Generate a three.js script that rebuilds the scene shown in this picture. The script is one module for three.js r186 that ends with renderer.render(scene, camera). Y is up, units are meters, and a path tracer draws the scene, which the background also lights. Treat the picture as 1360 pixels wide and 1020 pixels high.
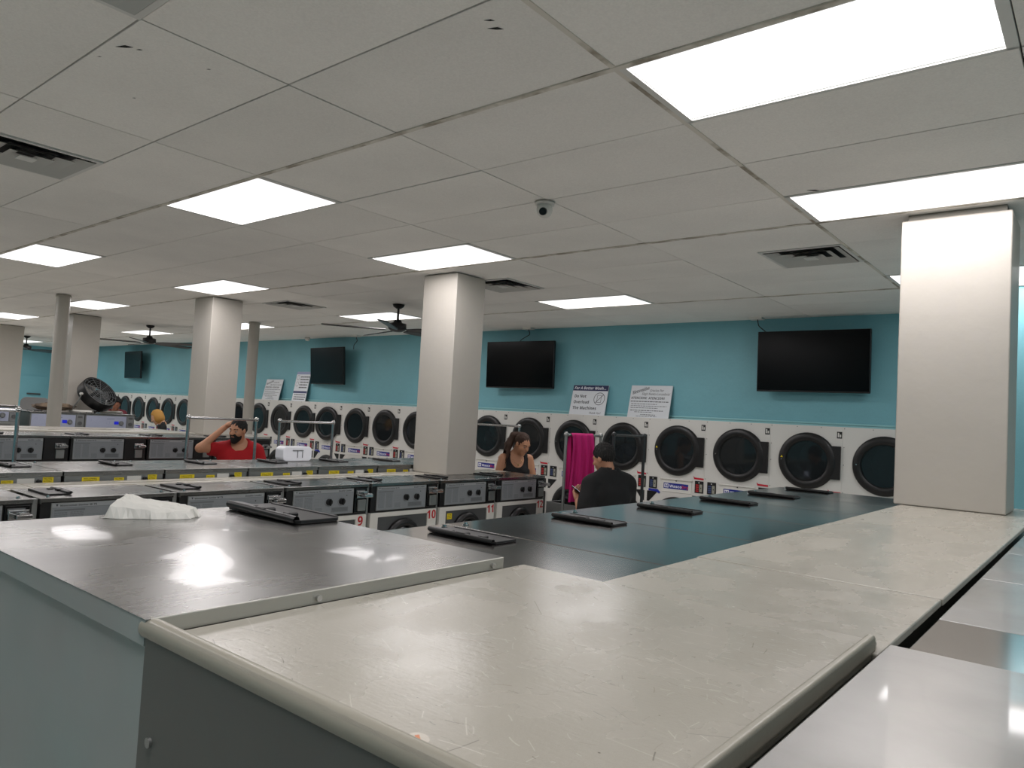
import * as THREE from 'three';
import { RoundedBoxGeometry } from 'three/addons/geometries/RoundedBoxGeometry.js';
import { TextGeometry } from 'three/addons/geometries/TextGeometry.js';
import { FontLoader } from 'three/addons/loaders/FontLoader.js';
import { RectAreaLightUniformsLib } from 'three/addons/lights/RectAreaLightUniformsLib.js';
import { mergeGeometries, mergeVertices } from 'three/addons/utils/BufferGeometryUtils.js';

// ---------- camera, exposure, lights ----------
const scene = new THREE.Scene();
scene.background = new THREE.Color(0x050606);
const EYE = 1.82, CEIL = EYE + 1.342;
const camera = new THREE.PerspectiveCamera(55.31, 1360 / 1020, 0.02, 80);
{
  const yaw = 0.68734, pitch = 0.04566, roll = 0.05477;
  const fwd = new THREE.Vector3(-Math.sin(yaw) * Math.cos(pitch), Math.sin(pitch), -Math.cos(yaw) * Math.cos(pitch));
  const right = new THREE.Vector3(Math.cos(yaw), 0, -Math.sin(yaw));
  const up = new THREE.Vector3().crossVectors(right, fwd);
  const r2 = right.clone().multiplyScalar(Math.cos(roll)).addScaledVector(up, Math.sin(roll));
  const u2 = right.clone().multiplyScalar(-Math.sin(roll)).addScaledVector(up, Math.cos(roll));
  camera.position.set(0, EYE, 0);
  camera.quaternion.setFromRotationMatrix(new THREE.Matrix4().makeBasis(r2, u2, fwd.clone().negate()));
}
const renderer = new THREE.WebGLRenderer({ antialias: true });
renderer.toneMapping = THREE.LinearToneMapping;
renderer.toneMappingExposure = 1.17;
renderer.shadowMap.enabled = true;
RectAreaLightUniformsLib.init();
const PANEL_LIGHT = 7.8;           // radiance of the ceiling light panels

// ceiling grid: 4 ft x 2 ft cells
const GX = -1.4756, GZ = -2.3068, DX = 1.2192, DZ = 0.6096;
const cellX = (i) => GX - DX * i, cellZ = (j) => GZ - DZ * j;
const LIGHT_CELLS = [];
for (const i of [-1, 2, 5, 8, 11, 14, 17]) for (const j of [0, 3, 7]) LIGHT_CELLS.push([i, j]);
for (const i of [-4, -1, 2, 5]) LIGHT_CELLS.push([i, -4]);
for (const j of [0, 3]) LIGHT_CELLS.push([-4, j]);
const VENT_CELLS = [[2.5, -2], [0, 5], [2.5, 5], [5.5, 5], [0.5, -3]];

// ---------- helpers ----------
let seed = 12345;
function rnd() { seed = (seed + 0x6D2B79F5) | 0; let t = Math.imul(seed ^ (seed >>> 15), 1 | seed); t = (t + Math.imul(t ^ (t >>> 7), 61 | t)) ^ t; return ((t ^ (t >>> 14)) >>> 0) / 4294967296; }
const rr = (a, b) => a + (b - a) * rnd();
const V = (x, y, z) => new THREE.Vector3(x, y, z);
const used = {};
function numbered(n) { const k = used[n] = (used[n] ?? -1) + 1; return k ? n + '_' + String(k).padStart(3, '0') : n; }
const ORD = ['first', 'second', 'third', 'fourth', 'fifth', 'sixth', 'seventh', 'eighth', 'ninth', 'tenth', 'eleventh', 'twelfth', 'thirteenth', 'fourteenth', 'fifteenth', 'sixteenth', 'seventeenth', 'eighteenth', 'nineteenth', 'twentieth', 'twenty-first', 'twenty-second', 'twenty-third', 'twenty-fourth', 'twenty-fifth', 'twenty-sixth', 'twenty-seventh', 'twenty-eighth'];

function boxUV(g) {
  const p = g.attributes.position, n = g.attributes.normal, uv = new Float32Array(p.count * 2);
  for (let i = 0; i < p.count; i++) {
    const ax = Math.abs(n.getX(i)), ay = Math.abs(n.getY(i)), az = Math.abs(n.getZ(i));
    const x = p.getX(i), y = p.getY(i), z = p.getZ(i);
    if (ay >= ax && ay >= az) { uv[2 * i] = x; uv[2 * i + 1] = z; }
    else if (ax >= az) { uv[2 * i] = z; uv[2 * i + 1] = y; }
    else { uv[2 * i] = x; uv[2 * i + 1] = y; }
  }
  g.setAttribute('uv', new THREE.BufferAttribute(uv, 2));
  return g;
}
function fin(g) { if (g.index) g = g.toNonIndexed(); return boxUV(g); }
function B(w, h, d, x = 0, y = 0, z = 0, r = 0.004) {
  const rad = Math.min(r, w / 2.2, h / 2.2, d / 2.2);
  const g = r > 0 ? new RoundedBoxGeometry(w, h, d, 1, rad) : new THREE.BoxGeometry(w, h, d);
  g.translate(x, y, z); return fin(g);
}
function B2(x0, x1, y0, y1, z0, z1, r = 0.004) { return B(Math.abs(x1 - x0), Math.abs(y1 - y0), Math.abs(z1 - z0), (x0 + x1) / 2, (y0 + y1) / 2, (z0 + z1) / 2, r); }
function cyl(r1, r2, h, x, y, z, axis = 'y', seg = 24, open = false) {
  const g = new THREE.CylinderGeometry(r1, r2, h, seg, 1, open);
  if (axis === 'z') g.rotateX(Math.PI / 2); if (axis === 'x') g.rotateZ(-Math.PI / 2);
  g.translate(x, y, z); return fin(g);
}
function tor(R, r, x, y, z, seg = 40, rs = 10) { const g = new THREE.TorusGeometry(R, r, rs, seg); g.translate(x, y, z); return fin(g); }
function lathe(pts, seg = 32) { return fin(new THREE.LatheGeometry(pts.map((p) => new THREE.Vector2(p[0], p[1])), seg)); }
function tube(pts, r, seg = 24, rs = 8, closed = false) { return fin(new THREE.TubeGeometry(new THREE.CatmullRomCurve3(pts, closed, 'catmullrom', 0.2), seg, r, rs, closed)); }
function shapeOf(pts) { const s = new THREE.Shape(); pts.forEach((p, i) => i ? s.lineTo(p[0], p[1]) : s.moveTo(p[0], p[1])); s.closePath(); return s; }
function extr(shape, depth, bevel = 0, x = 0, y = 0, z = 0, curve = 24) {
  const g = new THREE.ExtrudeGeometry(shape, { depth, bevelEnabled: bevel > 0, bevelSize: bevel, bevelThickness: bevel, bevelSegments: 2, curveSegments: curve });
  g.translate(x, y, z); return fin(g);
}
function rrShape(w, h, r) {
  const s = new THREE.Shape(), x = w / 2, y = h / 2;
  s.moveTo(-x + r, -y); s.lineTo(x - r, -y); s.absarc(x - r, -y + r, r, -Math.PI / 2, 0); s.lineTo(x, y - r); s.absarc(x - r, y - r, r, 0, Math.PI / 2);
  s.lineTo(-x + r, y); s.absarc(-x + r, y - r, r, Math.PI / 2, Math.PI); s.lineTo(-x, -y + r); s.absarc(-x + r, -y + r, r, Math.PI, Math.PI * 1.5); return s;
}
const merge = (l) => l.length === 1 ? l[0] : mergeGeometries(l.map((g) => { const c = g.index ? g.toNonIndexed() : g; for (const k of Object.keys(c.attributes)) if (!['position', 'normal', 'uv'].includes(k)) c.deleteAttribute(k); return c; }));
function mesh(name, geo, mat, parent) {
  const m = new THREE.Mesh(Array.isArray(geo) ? merge(geo) : geo, mat);
  m.name = name; m.castShadow = m.receiveShadow = true;
  if (parent) parent.add(m);
  return m;
}
function thing(name, label, category, pos = [0, 0, 0], turn = 0, group) {
  const o = new THREE.Group(); o.name = numbered(name); o.position.set(...pos); o.rotation.y = turn;
  o.userData = { label, category }; if (group) o.userData.group = group;
  scene.add(o); return o;
}
function single(name, geo, mat, label, category, group) {
  const m = mesh(numbered(name), geo, mat, scene); m.userData = { label, category }; if (group) m.userData.group = group; return m;
}
function struct(name, geo, mat) { const m = mesh(name, geo, mat, scene); m.userData.kind = 'structure'; return m; }
function clone(root, label, group) {
  const r = root.clone(); r.name = numbered(root.name.replace(/_\d{3}$/, '')); r.userData = { ...root.userData, label }; if (group) r.userData.group = group; scene.add(r); return r;
}

// ---------- textures ----------
function hash(x, y, s) { let h = Math.imul(x, 374761393) + Math.imul(y, 668265263) + Math.imul(s, 1442695041); h = Math.imul(h ^ (h >>> 13), 1274126177); return ((h ^ (h >>> 16)) >>> 0) / 4294967296; }
function vnoise(u, v, px, py, s) {
  const x = u * px, y = v * py, xi = Math.floor(x), yi = Math.floor(y), fx = x - xi, fy = y - yi;
  const a = fx * fx * (3 - 2 * fx), b = fy * fy * (3 - 2 * fy), m = (q, n) => ((q % n) + n) % n;
  const x0 = m(xi, px), x1 = m(xi + 1, px), y0 = m(yi, py), y1 = m(yi + 1, py);
  return (hash(x0, y0, s) * (1 - a) + hash(x1, y0, s) * a) * (1 - b) + (hash(x0, y1, s) * (1 - a) + hash(x1, y1, s) * a) * b;
}
function fbm(u, v, p, oct, s) { let r = 0, a = 0.5, t = 0; for (let o = 0; o < oct; o++) { r += a * vnoise(u, v, p, p, s + o); t += a; a *= 0.5; p *= 2; } return r / t; }
function dataTex(n, fn, srgb, rep) {
  const d = new Uint8Array(n * n * 4);
  for (let y = 0; y < n; y++) for (let x = 0; x < n; x++) {
    const c = fn(x / n, y / n), k = (y * n + x) * 4;
    if (typeof c === 'number') { d[k] = d[k + 1] = d[k + 2] = Math.max(0, Math.min(255, c * 255)); } else for (let q = 0; q < 3; q++) d[k + q] = Math.max(0, Math.min(255, c[q] * 255));
    d[k + 3] = 255;
  }
  const t = new THREE.DataTexture(d, n, n); t.wrapS = t.wrapT = THREE.RepeatWrapping; t.magFilter = THREE.LinearFilter; t.minFilter = THREE.LinearMipmapLinearFilter; t.generateMipmaps = true;
  if (srgb) t.colorSpace = THREE.SRGBColorSpace; t.repeat.set(rep, rep); t.needsUpdate = true; return t;
}
function canvasTex(w, h, draw) {
  const c = document.createElement('canvas'); c.width = w; c.height = h; const g = c.getContext('2d'); draw(g, w, h);
  const t = new THREE.CanvasTexture(c); t.colorSpace = THREE.SRGBColorSpace; t.magFilter = THREE.LinearFilter; return t;
}
// flat printed sheet: plane in local xy with its own 0..1 uv
function sheet(w, h, x, y, z) { const g = new THREE.PlaneGeometry(w, h); g.translate(x, y, z); return g.toNonIndexed(); }

const S = (hex, o = {}) => new THREE.MeshStandardMaterial({ color: hex, roughness: 0.6, ...o });
const P = (hex, o = {}) => new THREE.MeshPhysicalMaterial({ color: hex, roughness: 0.4, ...o });

const steelRough = dataTex(512, (u, v) => 0.27 + 0.14 * (fbm(u, v, 5, 5, 3) - 0.5) + 0.02 * (vnoise(u, v, 4, 120, 9) - 0.5), false, 0.9);
const steelRough2 = dataTex(512, (u, v) => 0.16 + 0.08 * (fbm(u, v, 3, 3, 23) - 0.5), false, 0.8);
const steelCol = dataTex(512, (u, v) => { const n = 0.54 + 0.12 * (fbm(u, v, 4, 4, 41) - 0.5); return [n, n * 0.995, n * 0.98]; }, true, 0.7);
const M = {};
M.steel = P(0xffffff, { metalness: 1, roughness: 1, roughnessMap: steelRough, map: steelCol, clearcoat: 0.12, clearcoatRoughness: 0.03 });
M.steelDark = S(0xa6a3a1, { metalness: 1, roughness: 1, roughnessMap: steelRough2 });
M.steelHazy = P(0xffffff, { metalness: 1, roughness: 1, roughnessMap: dataTex(512, (u, v) => 0.43 + 0.34 * (fbm(u, v, 6, 6, 61) - 0.5) + 0.12 * Math.max(0, Math.sin(40 * fbm(u, v, 3, 3, 65)) - 0.9), false, 0.8), map: steelCol, clearcoat: 0.35, clearcoatRoughness: 0.05 });
M.steelPlain = S(0xa9aaa8, { metalness: 1, roughness: 0.34, roughnessMap: null });
M.chrome = S(0xc8c8c8, { metalness: 1, roughness: 0.16 });
M.galv = S(0x9a9c9a, { metalness: 0.9, roughness: 0.42 });
M.black = S(0x101011, { roughness: 0.42 });
M.blackMatt = S(0x0c0c0d, { roughness: 0.7 });
M.blackGloss = P(0x08090a, { roughness: 0.22 });
M.white = S(0xd9d8d2, { roughness: 0.38 });
M.whiteDryer = S(0xd6d5d0, { roughness: 0.36 });
M.darkGrey = S(0x4c4e4f, { roughness: 0.5 });
M.midGrey = S(0x6f7273, { roughness: 0.5 });
M.red = S(0xb51a22, { roughness: 0.5 });
M.tagRed = S(0xc02036, { roughness: 0.45 });
M.tagBlue = S(0x1c2a9a, { roughness: 0.45 });
M.yellow = S(0xe2c91c, { roughness: 0.5 });
M.blueGlass = S(0x141c70, { emissive: 0x1a24c8, emissiveIntensity: 0.5, roughness: 0.3 });
const tealTex = dataTex(512, (u, v) => { const n = 0.97 + 0.06 * (fbm(u, v, 6, 5, 71) - 0.5) + 0.03 * (hash(Math.floor(u * 512), Math.floor(v * 512), 77) - 0.5); return [0.485 * n, 0.725 * n, 0.77 * n]; }, true, 0.4);
const tealBump = dataTex(512, (u, v) => fbm(u, v, 24, 4, 81), false, 0.8);
M.teal = S(0xffffff, { map: tealTex, roughness: 0.5, bumpMap: tealBump, bumpScale: 0.0015 });
M.tealTrimHighlight = S(0x94c8cc, { roughness: 0.25 });  // teal strip above the dryers, paler: its highlight line is painted into the colour
const colTex = dataTex(256, (u, v) => { const n = 0.985 + 0.05 * (fbm(u, v, 5, 5, 91) - 0.5); return [0.725 * n, 0.705 * n, 0.67 * n]; }, true, 0.5);
M.column = S(0xffffff, { map: colTex, roughness: 0.42, bumpMap: tealBump, bumpScale: 0.001 });
M.floor = S(0xffffff, { roughness: 0.4, map: dataTex(512, (u, v) => { const n = 0.88 + 0.08 * (fbm(u, v, 16, 5, 101) - 0.5) + 0.05 * (hash(Math.floor(u * 512), Math.floor(v * 512), 103) - 0.5); return [n, n * 0.98, n * 0.94]; }, true, 0.6) });
M.wallOther = S(0xffffff, { map: tealTex, roughness: 0.6 });
function tileTex(s, base) { return dataTex(256, (u, v) => { const g = hash(Math.floor(u * 256), Math.floor(v * 256), s) - 0.5; let n = base + 0.05 * (fbm(u, v, 3, 5, s + 3) - 0.5) + 0.035 * g; return [n, n * 0.99, n * 0.97]; }, true, 0.75); }
const tileBump = dataTex(256, (u, v) => fbm(u, v, 48, 3, 131), false, 1.2);
M.tiles = [0.95, 0.94, 0.93, 0.955].map((b, k) => S(0xffffff, { map: tileTex(111 + 7 * k, b), roughness: 0.85, bumpMap: tileBump, bumpScale: 0.002 }));
M.grid = S(0x87847c, { roughness: 0.8 });
M.runner = S(0xffffff, { roughness: 0.7, map: dataTex(256, (u, v) => { const d = Math.max(0, fbm(u, v, 9, 5, 141) - 0.47) * 3.2; return [0.86 - 0.34 * d, 0.84 - 0.36 * d, 0.80 - 0.38 * d]; }, true, 0.9) });
M.troffer = S(0xd8d8d4, { roughness: 0.4 });
M.diffuser = S(0xf4f4f6, { roughness: 0.6, emissive: 0xffffff, emissiveIntensity: 1.0 });

// painted counter sheets: grey enamel with scratches
function counterTex(seed0, n, orange) {
  return canvasTex(1024, 1024, (g, w, h) => {
    seed = seed0;
    g.fillStyle = '#a9a59a'; g.fillRect(0, 0, w, h);
    const id = g.getImageData(0, 0, w, h), px = id.data;
    for (let y = 0; y < h; y++) for (let x = 0; x < w; x++) { const m = 1 + 0.05 * (fbm(x / w, y / h, 6, 5, seed0) - 0.5) + 0.03 * (hash(x, y, seed0) - 0.5), k = (y * w + x) * 4; for (let q = 0; q < 3; q++) px[k + q] *= m; }
    g.putImageData(id, 0, 0);
    for (let k = 0; k < n; k++) {
      const light = rnd() < 0.74; g.strokeStyle = light ? `rgba(214,211,202,${rr(0.25, 0.75)})` : `rgba(70,68,62,${rr(0.2, 0.6)})`; g.lineWidth = rr(0.5, 1.7);
      const x = rr(0, w), y = rr(0, h), a = rr(-0.6, 0.6) + (rnd() < 0.3 ? 1.2 : 0), l = rr(4, rnd() < 0.12 ? 130 : 34);
      g.beginPath(); g.moveTo(x, y); g.quadraticCurveTo(x + Math.cos(a) * l / 2 + rr(-4, 4), y + Math.sin(a) * l / 2 + rr(-4, 4), x + Math.cos(a) * l, y + Math.sin(a) * l); g.stroke();
    }
    if (orange) for (let k = 0; k < 170; k++) { g.strokeStyle = `rgba(226,223,214,${rr(0.3, 0.8)})`; g.lineWidth = rr(0.6, 1.8); const x = rr(560, 1000), y = rr(20, 560) , a = rr(-0.5, 0.3), l = rr(5, 30); g.beginPath(); g.moveTo(x, y); g.lineTo(x + Math.cos(a) * l, y + Math.sin(a) * l); g.stroke(); }
    for (let k = 0; k < 26; k++) { g.fillStyle = 'rgba(60,58,52,0.7)'; g.beginPath(); g.ellipse(rr(0, w), rr(0, h), rr(0.8, 2.4), rr(0.8, 1.8), 0, 0, 7); g.fill(); }
    if (orange) { const [ox, oy] = orange; g.fillStyle = 'rgba(208,200,188,0.7)'; g.beginPath(); g.ellipse(ox, oy - 4, 20, 14, 0.3, 0, 7); g.fill(); g.strokeStyle = 'rgba(206,120,72,0.9)'; g.lineWidth = 6; g.beginPath(); g.moveTo(ox - 10, oy - 10); g.lineTo(ox + 2, oy - 2); g.lineTo(ox - 4, oy + 4); g.lineTo(ox + 12, oy + 8); g.stroke(); }
  });
}
const counterBump = dataTex(1024, (u, v) => 0.6 * fbm(u, v, 90, 3, 151) + 0.25 * vnoise(u, v, 14, 160, 157) + 0.15 * fbm(u, v, 8, 2, 159), false, 1.6);
const counterRough = dataTex(512, (u, v) => 0.27 + 0.2 * (fbm(u, v, 7, 5, 161) - 0.5), false, 1.0);
const counterMat = (t) => S(0xffffff, { map: t, roughness: 1, roughnessMap: counterRough, bumpMap: counterBump, bumpScale: 0.0003 });
// uv for the scratch print runs 0..1 over a sheet; bump/roughness share it, so give them their own repeat
function sheetUV(g, x0, x1, z0, z1) { const p = g.attributes.position, uv = g.attributes.uv; for (let i = 0; i < p.count; i++) uv.setXY(i, (p.getX(i) - x0) / (x1 - x0), (p.getZ(i) - z0) / (z1 - z0)); return g; }
M.counterSide = S(0x9c988b, { roughness: 0.36, bumpMap: counterBump, bumpScale: 0.0003 });
M.endPanel = S(0xffffff, { roughness: 0.55, map: dataTex(256, (u, v) => { const n = 1 + 0.10 * (fbm(u, v, 5, 5, 171) - 0.5); return [0.385 * n, 0.39 * n, 0.375 * n]; }, true, 0.8) });
M.washerSide = S(0xffffff, { roughness: 0.5, map: dataTex(256, (u, v) => { const n = 1 + 0.16 * (fbm(u, v, 3, 5, 181) - 0.5), k = 0.04 * (fbm(u, v, 4, 4, 187) - 0.5); return [(0.64 - k) * n, (0.675 + k) * n, (0.67 + k) * n]; }, true, 0.9) });

const font = await new FontLoader().loadAsync('fonts/droid/droid_sans_bold.typeface.json');
function text3(str, size, x, y, z, depth = 0.0015) { const g = new TextGeometry(str, { font, size, depth, curveSegments: 4, bevelEnabled: false }); g.computeBoundingBox(); const b = g.boundingBox; g.translate(x - (b.max.x + b.min.x) / 2, y - (b.max.y + b.min.y) / 2, z); return fin(g); }

// ---------- room shell ----------
const XL = -24.6, XR = 4.6, ZB = -8.65, ZF = 3.4;
{
  const fl = struct('floor', B2(XL - 0.2, XR + 0.2, -0.15, 0, ZB - 1.3, ZF + 0.2, 0), M.floor);
  struct('wall_back', B2(XL, XR, 1.912, CEIL + 0.05, ZB - 0.1, ZB, 0), M.teal);
  struct('wall_rear', B2(XL, XR, 0, CEIL + 0.05, ZB - 1.2, ZB - 1.0, 0), M.wallOther);
  struct('wall_left', B2(XL - 0.2, XL, 0, CEIL + 0.05, ZB - 1.2, ZF, 0), M.wallOther);
  struct('wall_front', B2(XL - 0.2, XR + 0.2, 0, CEIL + 0.05, ZF, ZF + 0.2, 0), M.wallOther);
  // the right end of the room: a boxed-in block that stands forward of the dryers
  struct('wall_right', [B2(-0.72, XR, 0, CEIL + 0.02, -7.36, -7.16, 0), B2(-0.72, -0.6, 0, CEIL + 0.02, ZB - 1.0, -7.3, 0), B2(XR, XR + 0.2, 0, CEIL + 0.05, -7.3, ZF, 0)], M.wallOther);
  struct('trim_1', [B2(XL, -0.72, 1.935, 1.958, ZB - 0.01, ZB + 0.022, 0.009), B2(XL, -0.72, 1.912, 1.935, ZB - 0.1, ZB + 0.012, 0.004)], M.tealTrimHighlight);
  struct('trim_2', [B2(-0.72, XR, 1.27, 1.30, -7.18, -7.135, 0.006), B2(-0.72, XR, CEIL - 0.05, CEIL, -7.18, -7.14, 0.006)], M.white);
  // ceiling: slab, grid in the gaps, every tile a piece
  const ceil = struct('ceiling', B2(XL - 0.2, XR + 0.2, CEIL + 0.035, CEIL + 0.25, ZB - 1.2, ZF + 0.2, 0), M.grid);
  const isLight = (i, j) => LIGHT_CELLS.some((c) => c[0] === i && c[1] === j);
  const gap = 0.006;
  const full = fin(new RoundedBoxGeometry(DX - gap, 0.02, DZ - gap, 1, 0.003));
  const half = fin(new RoundedBoxGeometry(DX / 2 - gap, 0.02, DZ - gap, 1, 0.003));
  const rest = [];
  for (let i = -5; i <= 18; i++) for (let j = -10; j <= 10; j++) {
    if (isLight(i, j)) continue;
    const vent = VENT_CELLS.find((c) => Math.floor(c[0]) === i && c[1] === j);
    const x = cellX(i + 0.5), z = cellZ(j + 0.5), y = CEIL + 0.01 + rr(-0.0012, 0.0012);
    const edge = j === 10 ? 0.22 : 0, near = i >= -2 && i <= 11 && j >= -3 && j <= 10;
    let g = full, cx = x, cz = z;
    if (vent) { g = half; cx = vent[0] % 1 ? x + DX / 4 : x - DX / 4; if (!(vent[0] % 1)) cx = cellX(i + 0.75); else cx = cellX(i + 0.25); }
    if (near) {
      const m = mesh('ceiling_tile', g, M.tiles[Math.floor(rnd() * 4)], ceil); m.position.set(cx, y, cz);
      if (j === 10) { const d = DZ - 0.36; m.scale.z = d / DZ; m.position.z = cellZ(10) - d / 2; }
      m.rotation.set(rr(-0.002, 0.002), 0, rr(-0.001, 0.001));
    } else { if (cz < ZB + 0.05 || cz > ZF) continue; rest.push(g.clone().translate(cx, y, cz)); }
  }
  const r = mesh('ceiling_tiles', rest, M.tiles[0], ceil); r.userData.kind = 'stuff';
  for (const j of [0, 4, 8]) mesh('grid_runner', B2(cellX(18), cellX(-3), CEIL - 0.006, CEIL + 0.004, cellZ(j) - 0.014, cellZ(j) + 0.014, 0.002), M.runner, ceil);
  for (const i of [0]) mesh('grid_runner', B2(cellX(i) - 0.012, cellX(i) + 0.012, CEIL - 0.004, CEIL + 0.004, cellZ(9), cellZ(-3), 0.002), M.runner, ceil);
  // small dark nicks where the tiles are chipped
  const chips = [[-2.959, -1.144, 0.035], [-2.932, -1.189, 0.012], [-2.853, -1.429, 0.008], [-3.132, -1.122, 0.008], [-3.423, -1.382, 0.008], [-1.671, -1.839, 0.028], [-1.654, -1.787, 0.018], [-1.293, -4.101, 0.035]];
  for (const [x, z, s] of chips) { const g = extr(shapeOf([[-s, 0], [s * 0.3, s * 0.35], [s, -s * 0.1], [s * 0.1, -s * 0.2]]), 0.0008); g.rotateX(Math.PI / 2); g.rotateY(0.6); g.translate(x, CEIL - 0.0005, z); mesh('chip_mark', g, M.blackMatt, ceil); }
  // far left wall: door leaf with seam and a pull
  const d = struct('door_1', B2(XL, XL + 0.04, 0, 2.27, -8.55, -6.3, 0.004), M.wallOther);
  mesh('door_handle', B2(XL + 0.04, XL + 0.08, 1.73, 1.77, -7.95, -7.6, 0.006), M.darkGrey, d);
}

// ---------- ceiling lights ----------
{
  const frame = merge([B2(-DX / 2, DX / 2, -0.004, 0.03, -DZ / 2, -DZ / 2 + 0.022, 0.002), B2(-DX / 2, DX / 2, -0.004, 0.03, DZ / 2 - 0.022, DZ / 2, 0.002), B2(-DX / 2, -DX / 2 + 0.038, -0.004, 0.03, -DZ / 2, DZ / 2, 0.002), B2(DX / 2 - 0.038, DX / 2, -0.004, 0.03, -DZ / 2, DZ / 2, 0.002)]);
  const lens = B2(-DX / 2 + 0.038, DX / 2 - 0.038, 0.006, 0.016, -DZ / 2 + 0.022, DZ / 2 - 0.022, 0.002);
  const rows = { 0: 'row nearest the camera', 3: 'row beside the square columns', 7: 'row nearest the dryer wall', '-4': 'row above the camera' };
  const colN = { '-4': 'off to the right', '-1': 'first from the right', 2: 'second from the right', 5: 'third from the right', 8: 'fourth from the right', 11: 'fifth from the right', 14: 'sixth from the right', 17: 'seventh from the right' };
  for (const [i, j] of LIGHT_CELLS) {
    const t = thing('ceiling_light', `bright flush ceiling light panel, ${colN[i]} in the ${rows[j]}`, 'ceiling light', [cellX(i + 0.5), CEIL, cellZ(j + 0.5)], 0, 'ceiling light panels');
    mesh('frame', frame, M.troffer, t); mesh('diffuser', lens, M.diffuser, t);
    const l = new THREE.RectAreaLight(0xfff9fa, PANEL_LIGHT, DX - 0.084, DZ - 0.052);
    l.position.set(0, 0.003, 0); l.rotation.x = -Math.PI / 2; l.name = 'panel_light'; l.castShadow = true; t.add(l);
  }
  // air vents: stepped square louvres
  const vn = ['nearest the camera at upper left', 'near the wide column on the right', 'beside the middle column top', 'behind the left column top', 'at the top edge of the view'];
  VENT_CELLS.forEach(([i, j], k) => {
    const t = thing('ceiling_vent', `grey louvred square air vent in the ceiling ${vn[k]}`, 'vent', [cellX(i + 0.25), CEIL, cellZ(j + 0.5)], 0, 'ceiling vents');
    const s = DX / 2 - 0.01;
    const ring = (o, inn, y0, y1) => { const sh = rrShape(o, o, 0.004); const hp = new THREE.Path(); const q = inn / 2; hp.moveTo(-q, -q); hp.lineTo(-q, q); hp.lineTo(q, q); hp.lineTo(q, -q); hp.closePath(); sh.holes.push(hp); const g = extr(sh, y1 - y0); g.rotateX(Math.PI / 2); g.translate(0, y1, 0); return g; };
    mesh('vent_frame', ring(s, s - 0.05, -0.008, 0.01), M.troffer, t);
    mesh('duct', B2(-s / 2 + 0.02, s / 2 - 0.02, 0.02, 0.03, -s / 2 + 0.02, s / 2 - 0.02, 0), M.blackMatt, t);
    for (let q = 0; q < 3; q++) {
      const a = s / 2 - 0.03 - q * 0.078, b = a - 0.07;
      const g = fin(new THREE.CylinderGeometry(b * Math.SQRT2, a * Math.SQRT2, 0.03, 4, 1, true)); g.rotateY(Math.PI / 4); g.translate(0, 0.002 - q * 0.002, 0);
      const mm = mesh('louvre', g, M.troffer, t); mm.material = M.louvre ??= S(0xb9bab6, { roughness: 0.6, side: THREE.DoubleSide });
    }
    mesh('centre_plate', B(0.09, 0.006, 0.09, 0, -0.016, 0, 0.002), M.troffer, t);
  });
}

// ---------- columns and poles ----------
{
  const cols = [[-0.715, -5.02, 0.555, 0.42, 'wide grey square column rising from the painted counter at right', EYE - 0.384], [-4.995, -5.12, 0.45, 0.40, 'grey square column in the middle behind the numbered washers', EYE - 0.569], [-9.13, -4.95, 0.46, 0.42, 'grey square column behind the man in red', EYE - 0.43], [-13.69, -4.98, 0.44, 0.44, 'grey square column behind the round pole at left'], [-17.85, -5.1, 0.46, 0.44, 'farthest grey square column at the left edge']];
  for (const [x, z, w, d, l, y0 = 0] of cols) {
    const t = thing('square_column', l, 'column', [x, 0, z], 0, 'square columns');
    mesh('shaft', B2(-w / 2, w / 2, y0, w > 0.5 ? CEIL - 0.04 : CEIL - 0.008, -d / 2, d / 2, 0.008), M.column, t);
    mesh('neck', B2(-w / 2 + 0.03, w / 2 - 0.03, CEIL - 0.05, CEIL - 0.002, -d / 2 + 0.03, d / 2 - 0.03, 0), M.grid, t);
  }
  for (const [x, z, l] of [[-11.1, -3.78, 'round grey steel pole standing left of the square columns'], [-11.02, -6.62, 'thin round grey pole right of the column behind the man']]) {
    const t = thing('round_pole', l, 'pole', [x, 0, z]);
    mesh('shaft', cyl(0.085, 0.085, CEIL - 0.006, 0, (CEIL - 0.006) / 2, 0), M.column, t);
    mesh('collar', cyl(0.088, 0.1, 0.03, 0, CEIL - 0.02, 0), M.column, t);
    mesh('base_flange', cyl(0.17, 0.17, 0.02, 0, 0.01, 0), M.darkGrey, t);
  }
}

// ---------- dryers ----------
const DRY_W = 0.793, DRY_X0 = -2.266, DRY_Z = -8.5, DTOP = EYE + 0.09;
const texName = canvasTex(256, 64, (g, w, h) => {
  g.fillStyle = '#1b2a86'; g.fillRect(0, 0, w, h); g.fillStyle = '#e8e8ee'; g.fillRect(8, 10, 44, 44); g.fillStyle = '#1b2a86'; g.font = 'bold 40px sans-serif'; g.textBaseline = 'middle'; g.fillText('M', 11, 33);
  g.fillStyle = '#f0f0f4'; g.font = 'bold 42px sans-serif'; g.fillText('Wasco', 62, 34); g.fillStyle = '#c8323c'; g.fillText('Dry', 188, 34);
});
M.namePlate = S(0xffffff, { map: texName, roughness: 0.4 });
const texCoin = (c) => canvasTex(64, 96, (g, w, h) => { g.fillStyle = '#121213'; g.fillRect(0, 0, w, h); g.fillStyle = '#d0d0d0'; g.fillRect(27, 6, 9, 9); g.fillStyle = c; for (let k = 0; k < 4; k++) g.fillRect(6, 26 + k * 17, 24, 12); g.fillStyle = '#98988c'; g.fillRect(36, 24, 22, 66); g.fillStyle = '#2a2a28'; g.fillRect(44, 50, 7, 12); });
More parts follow.
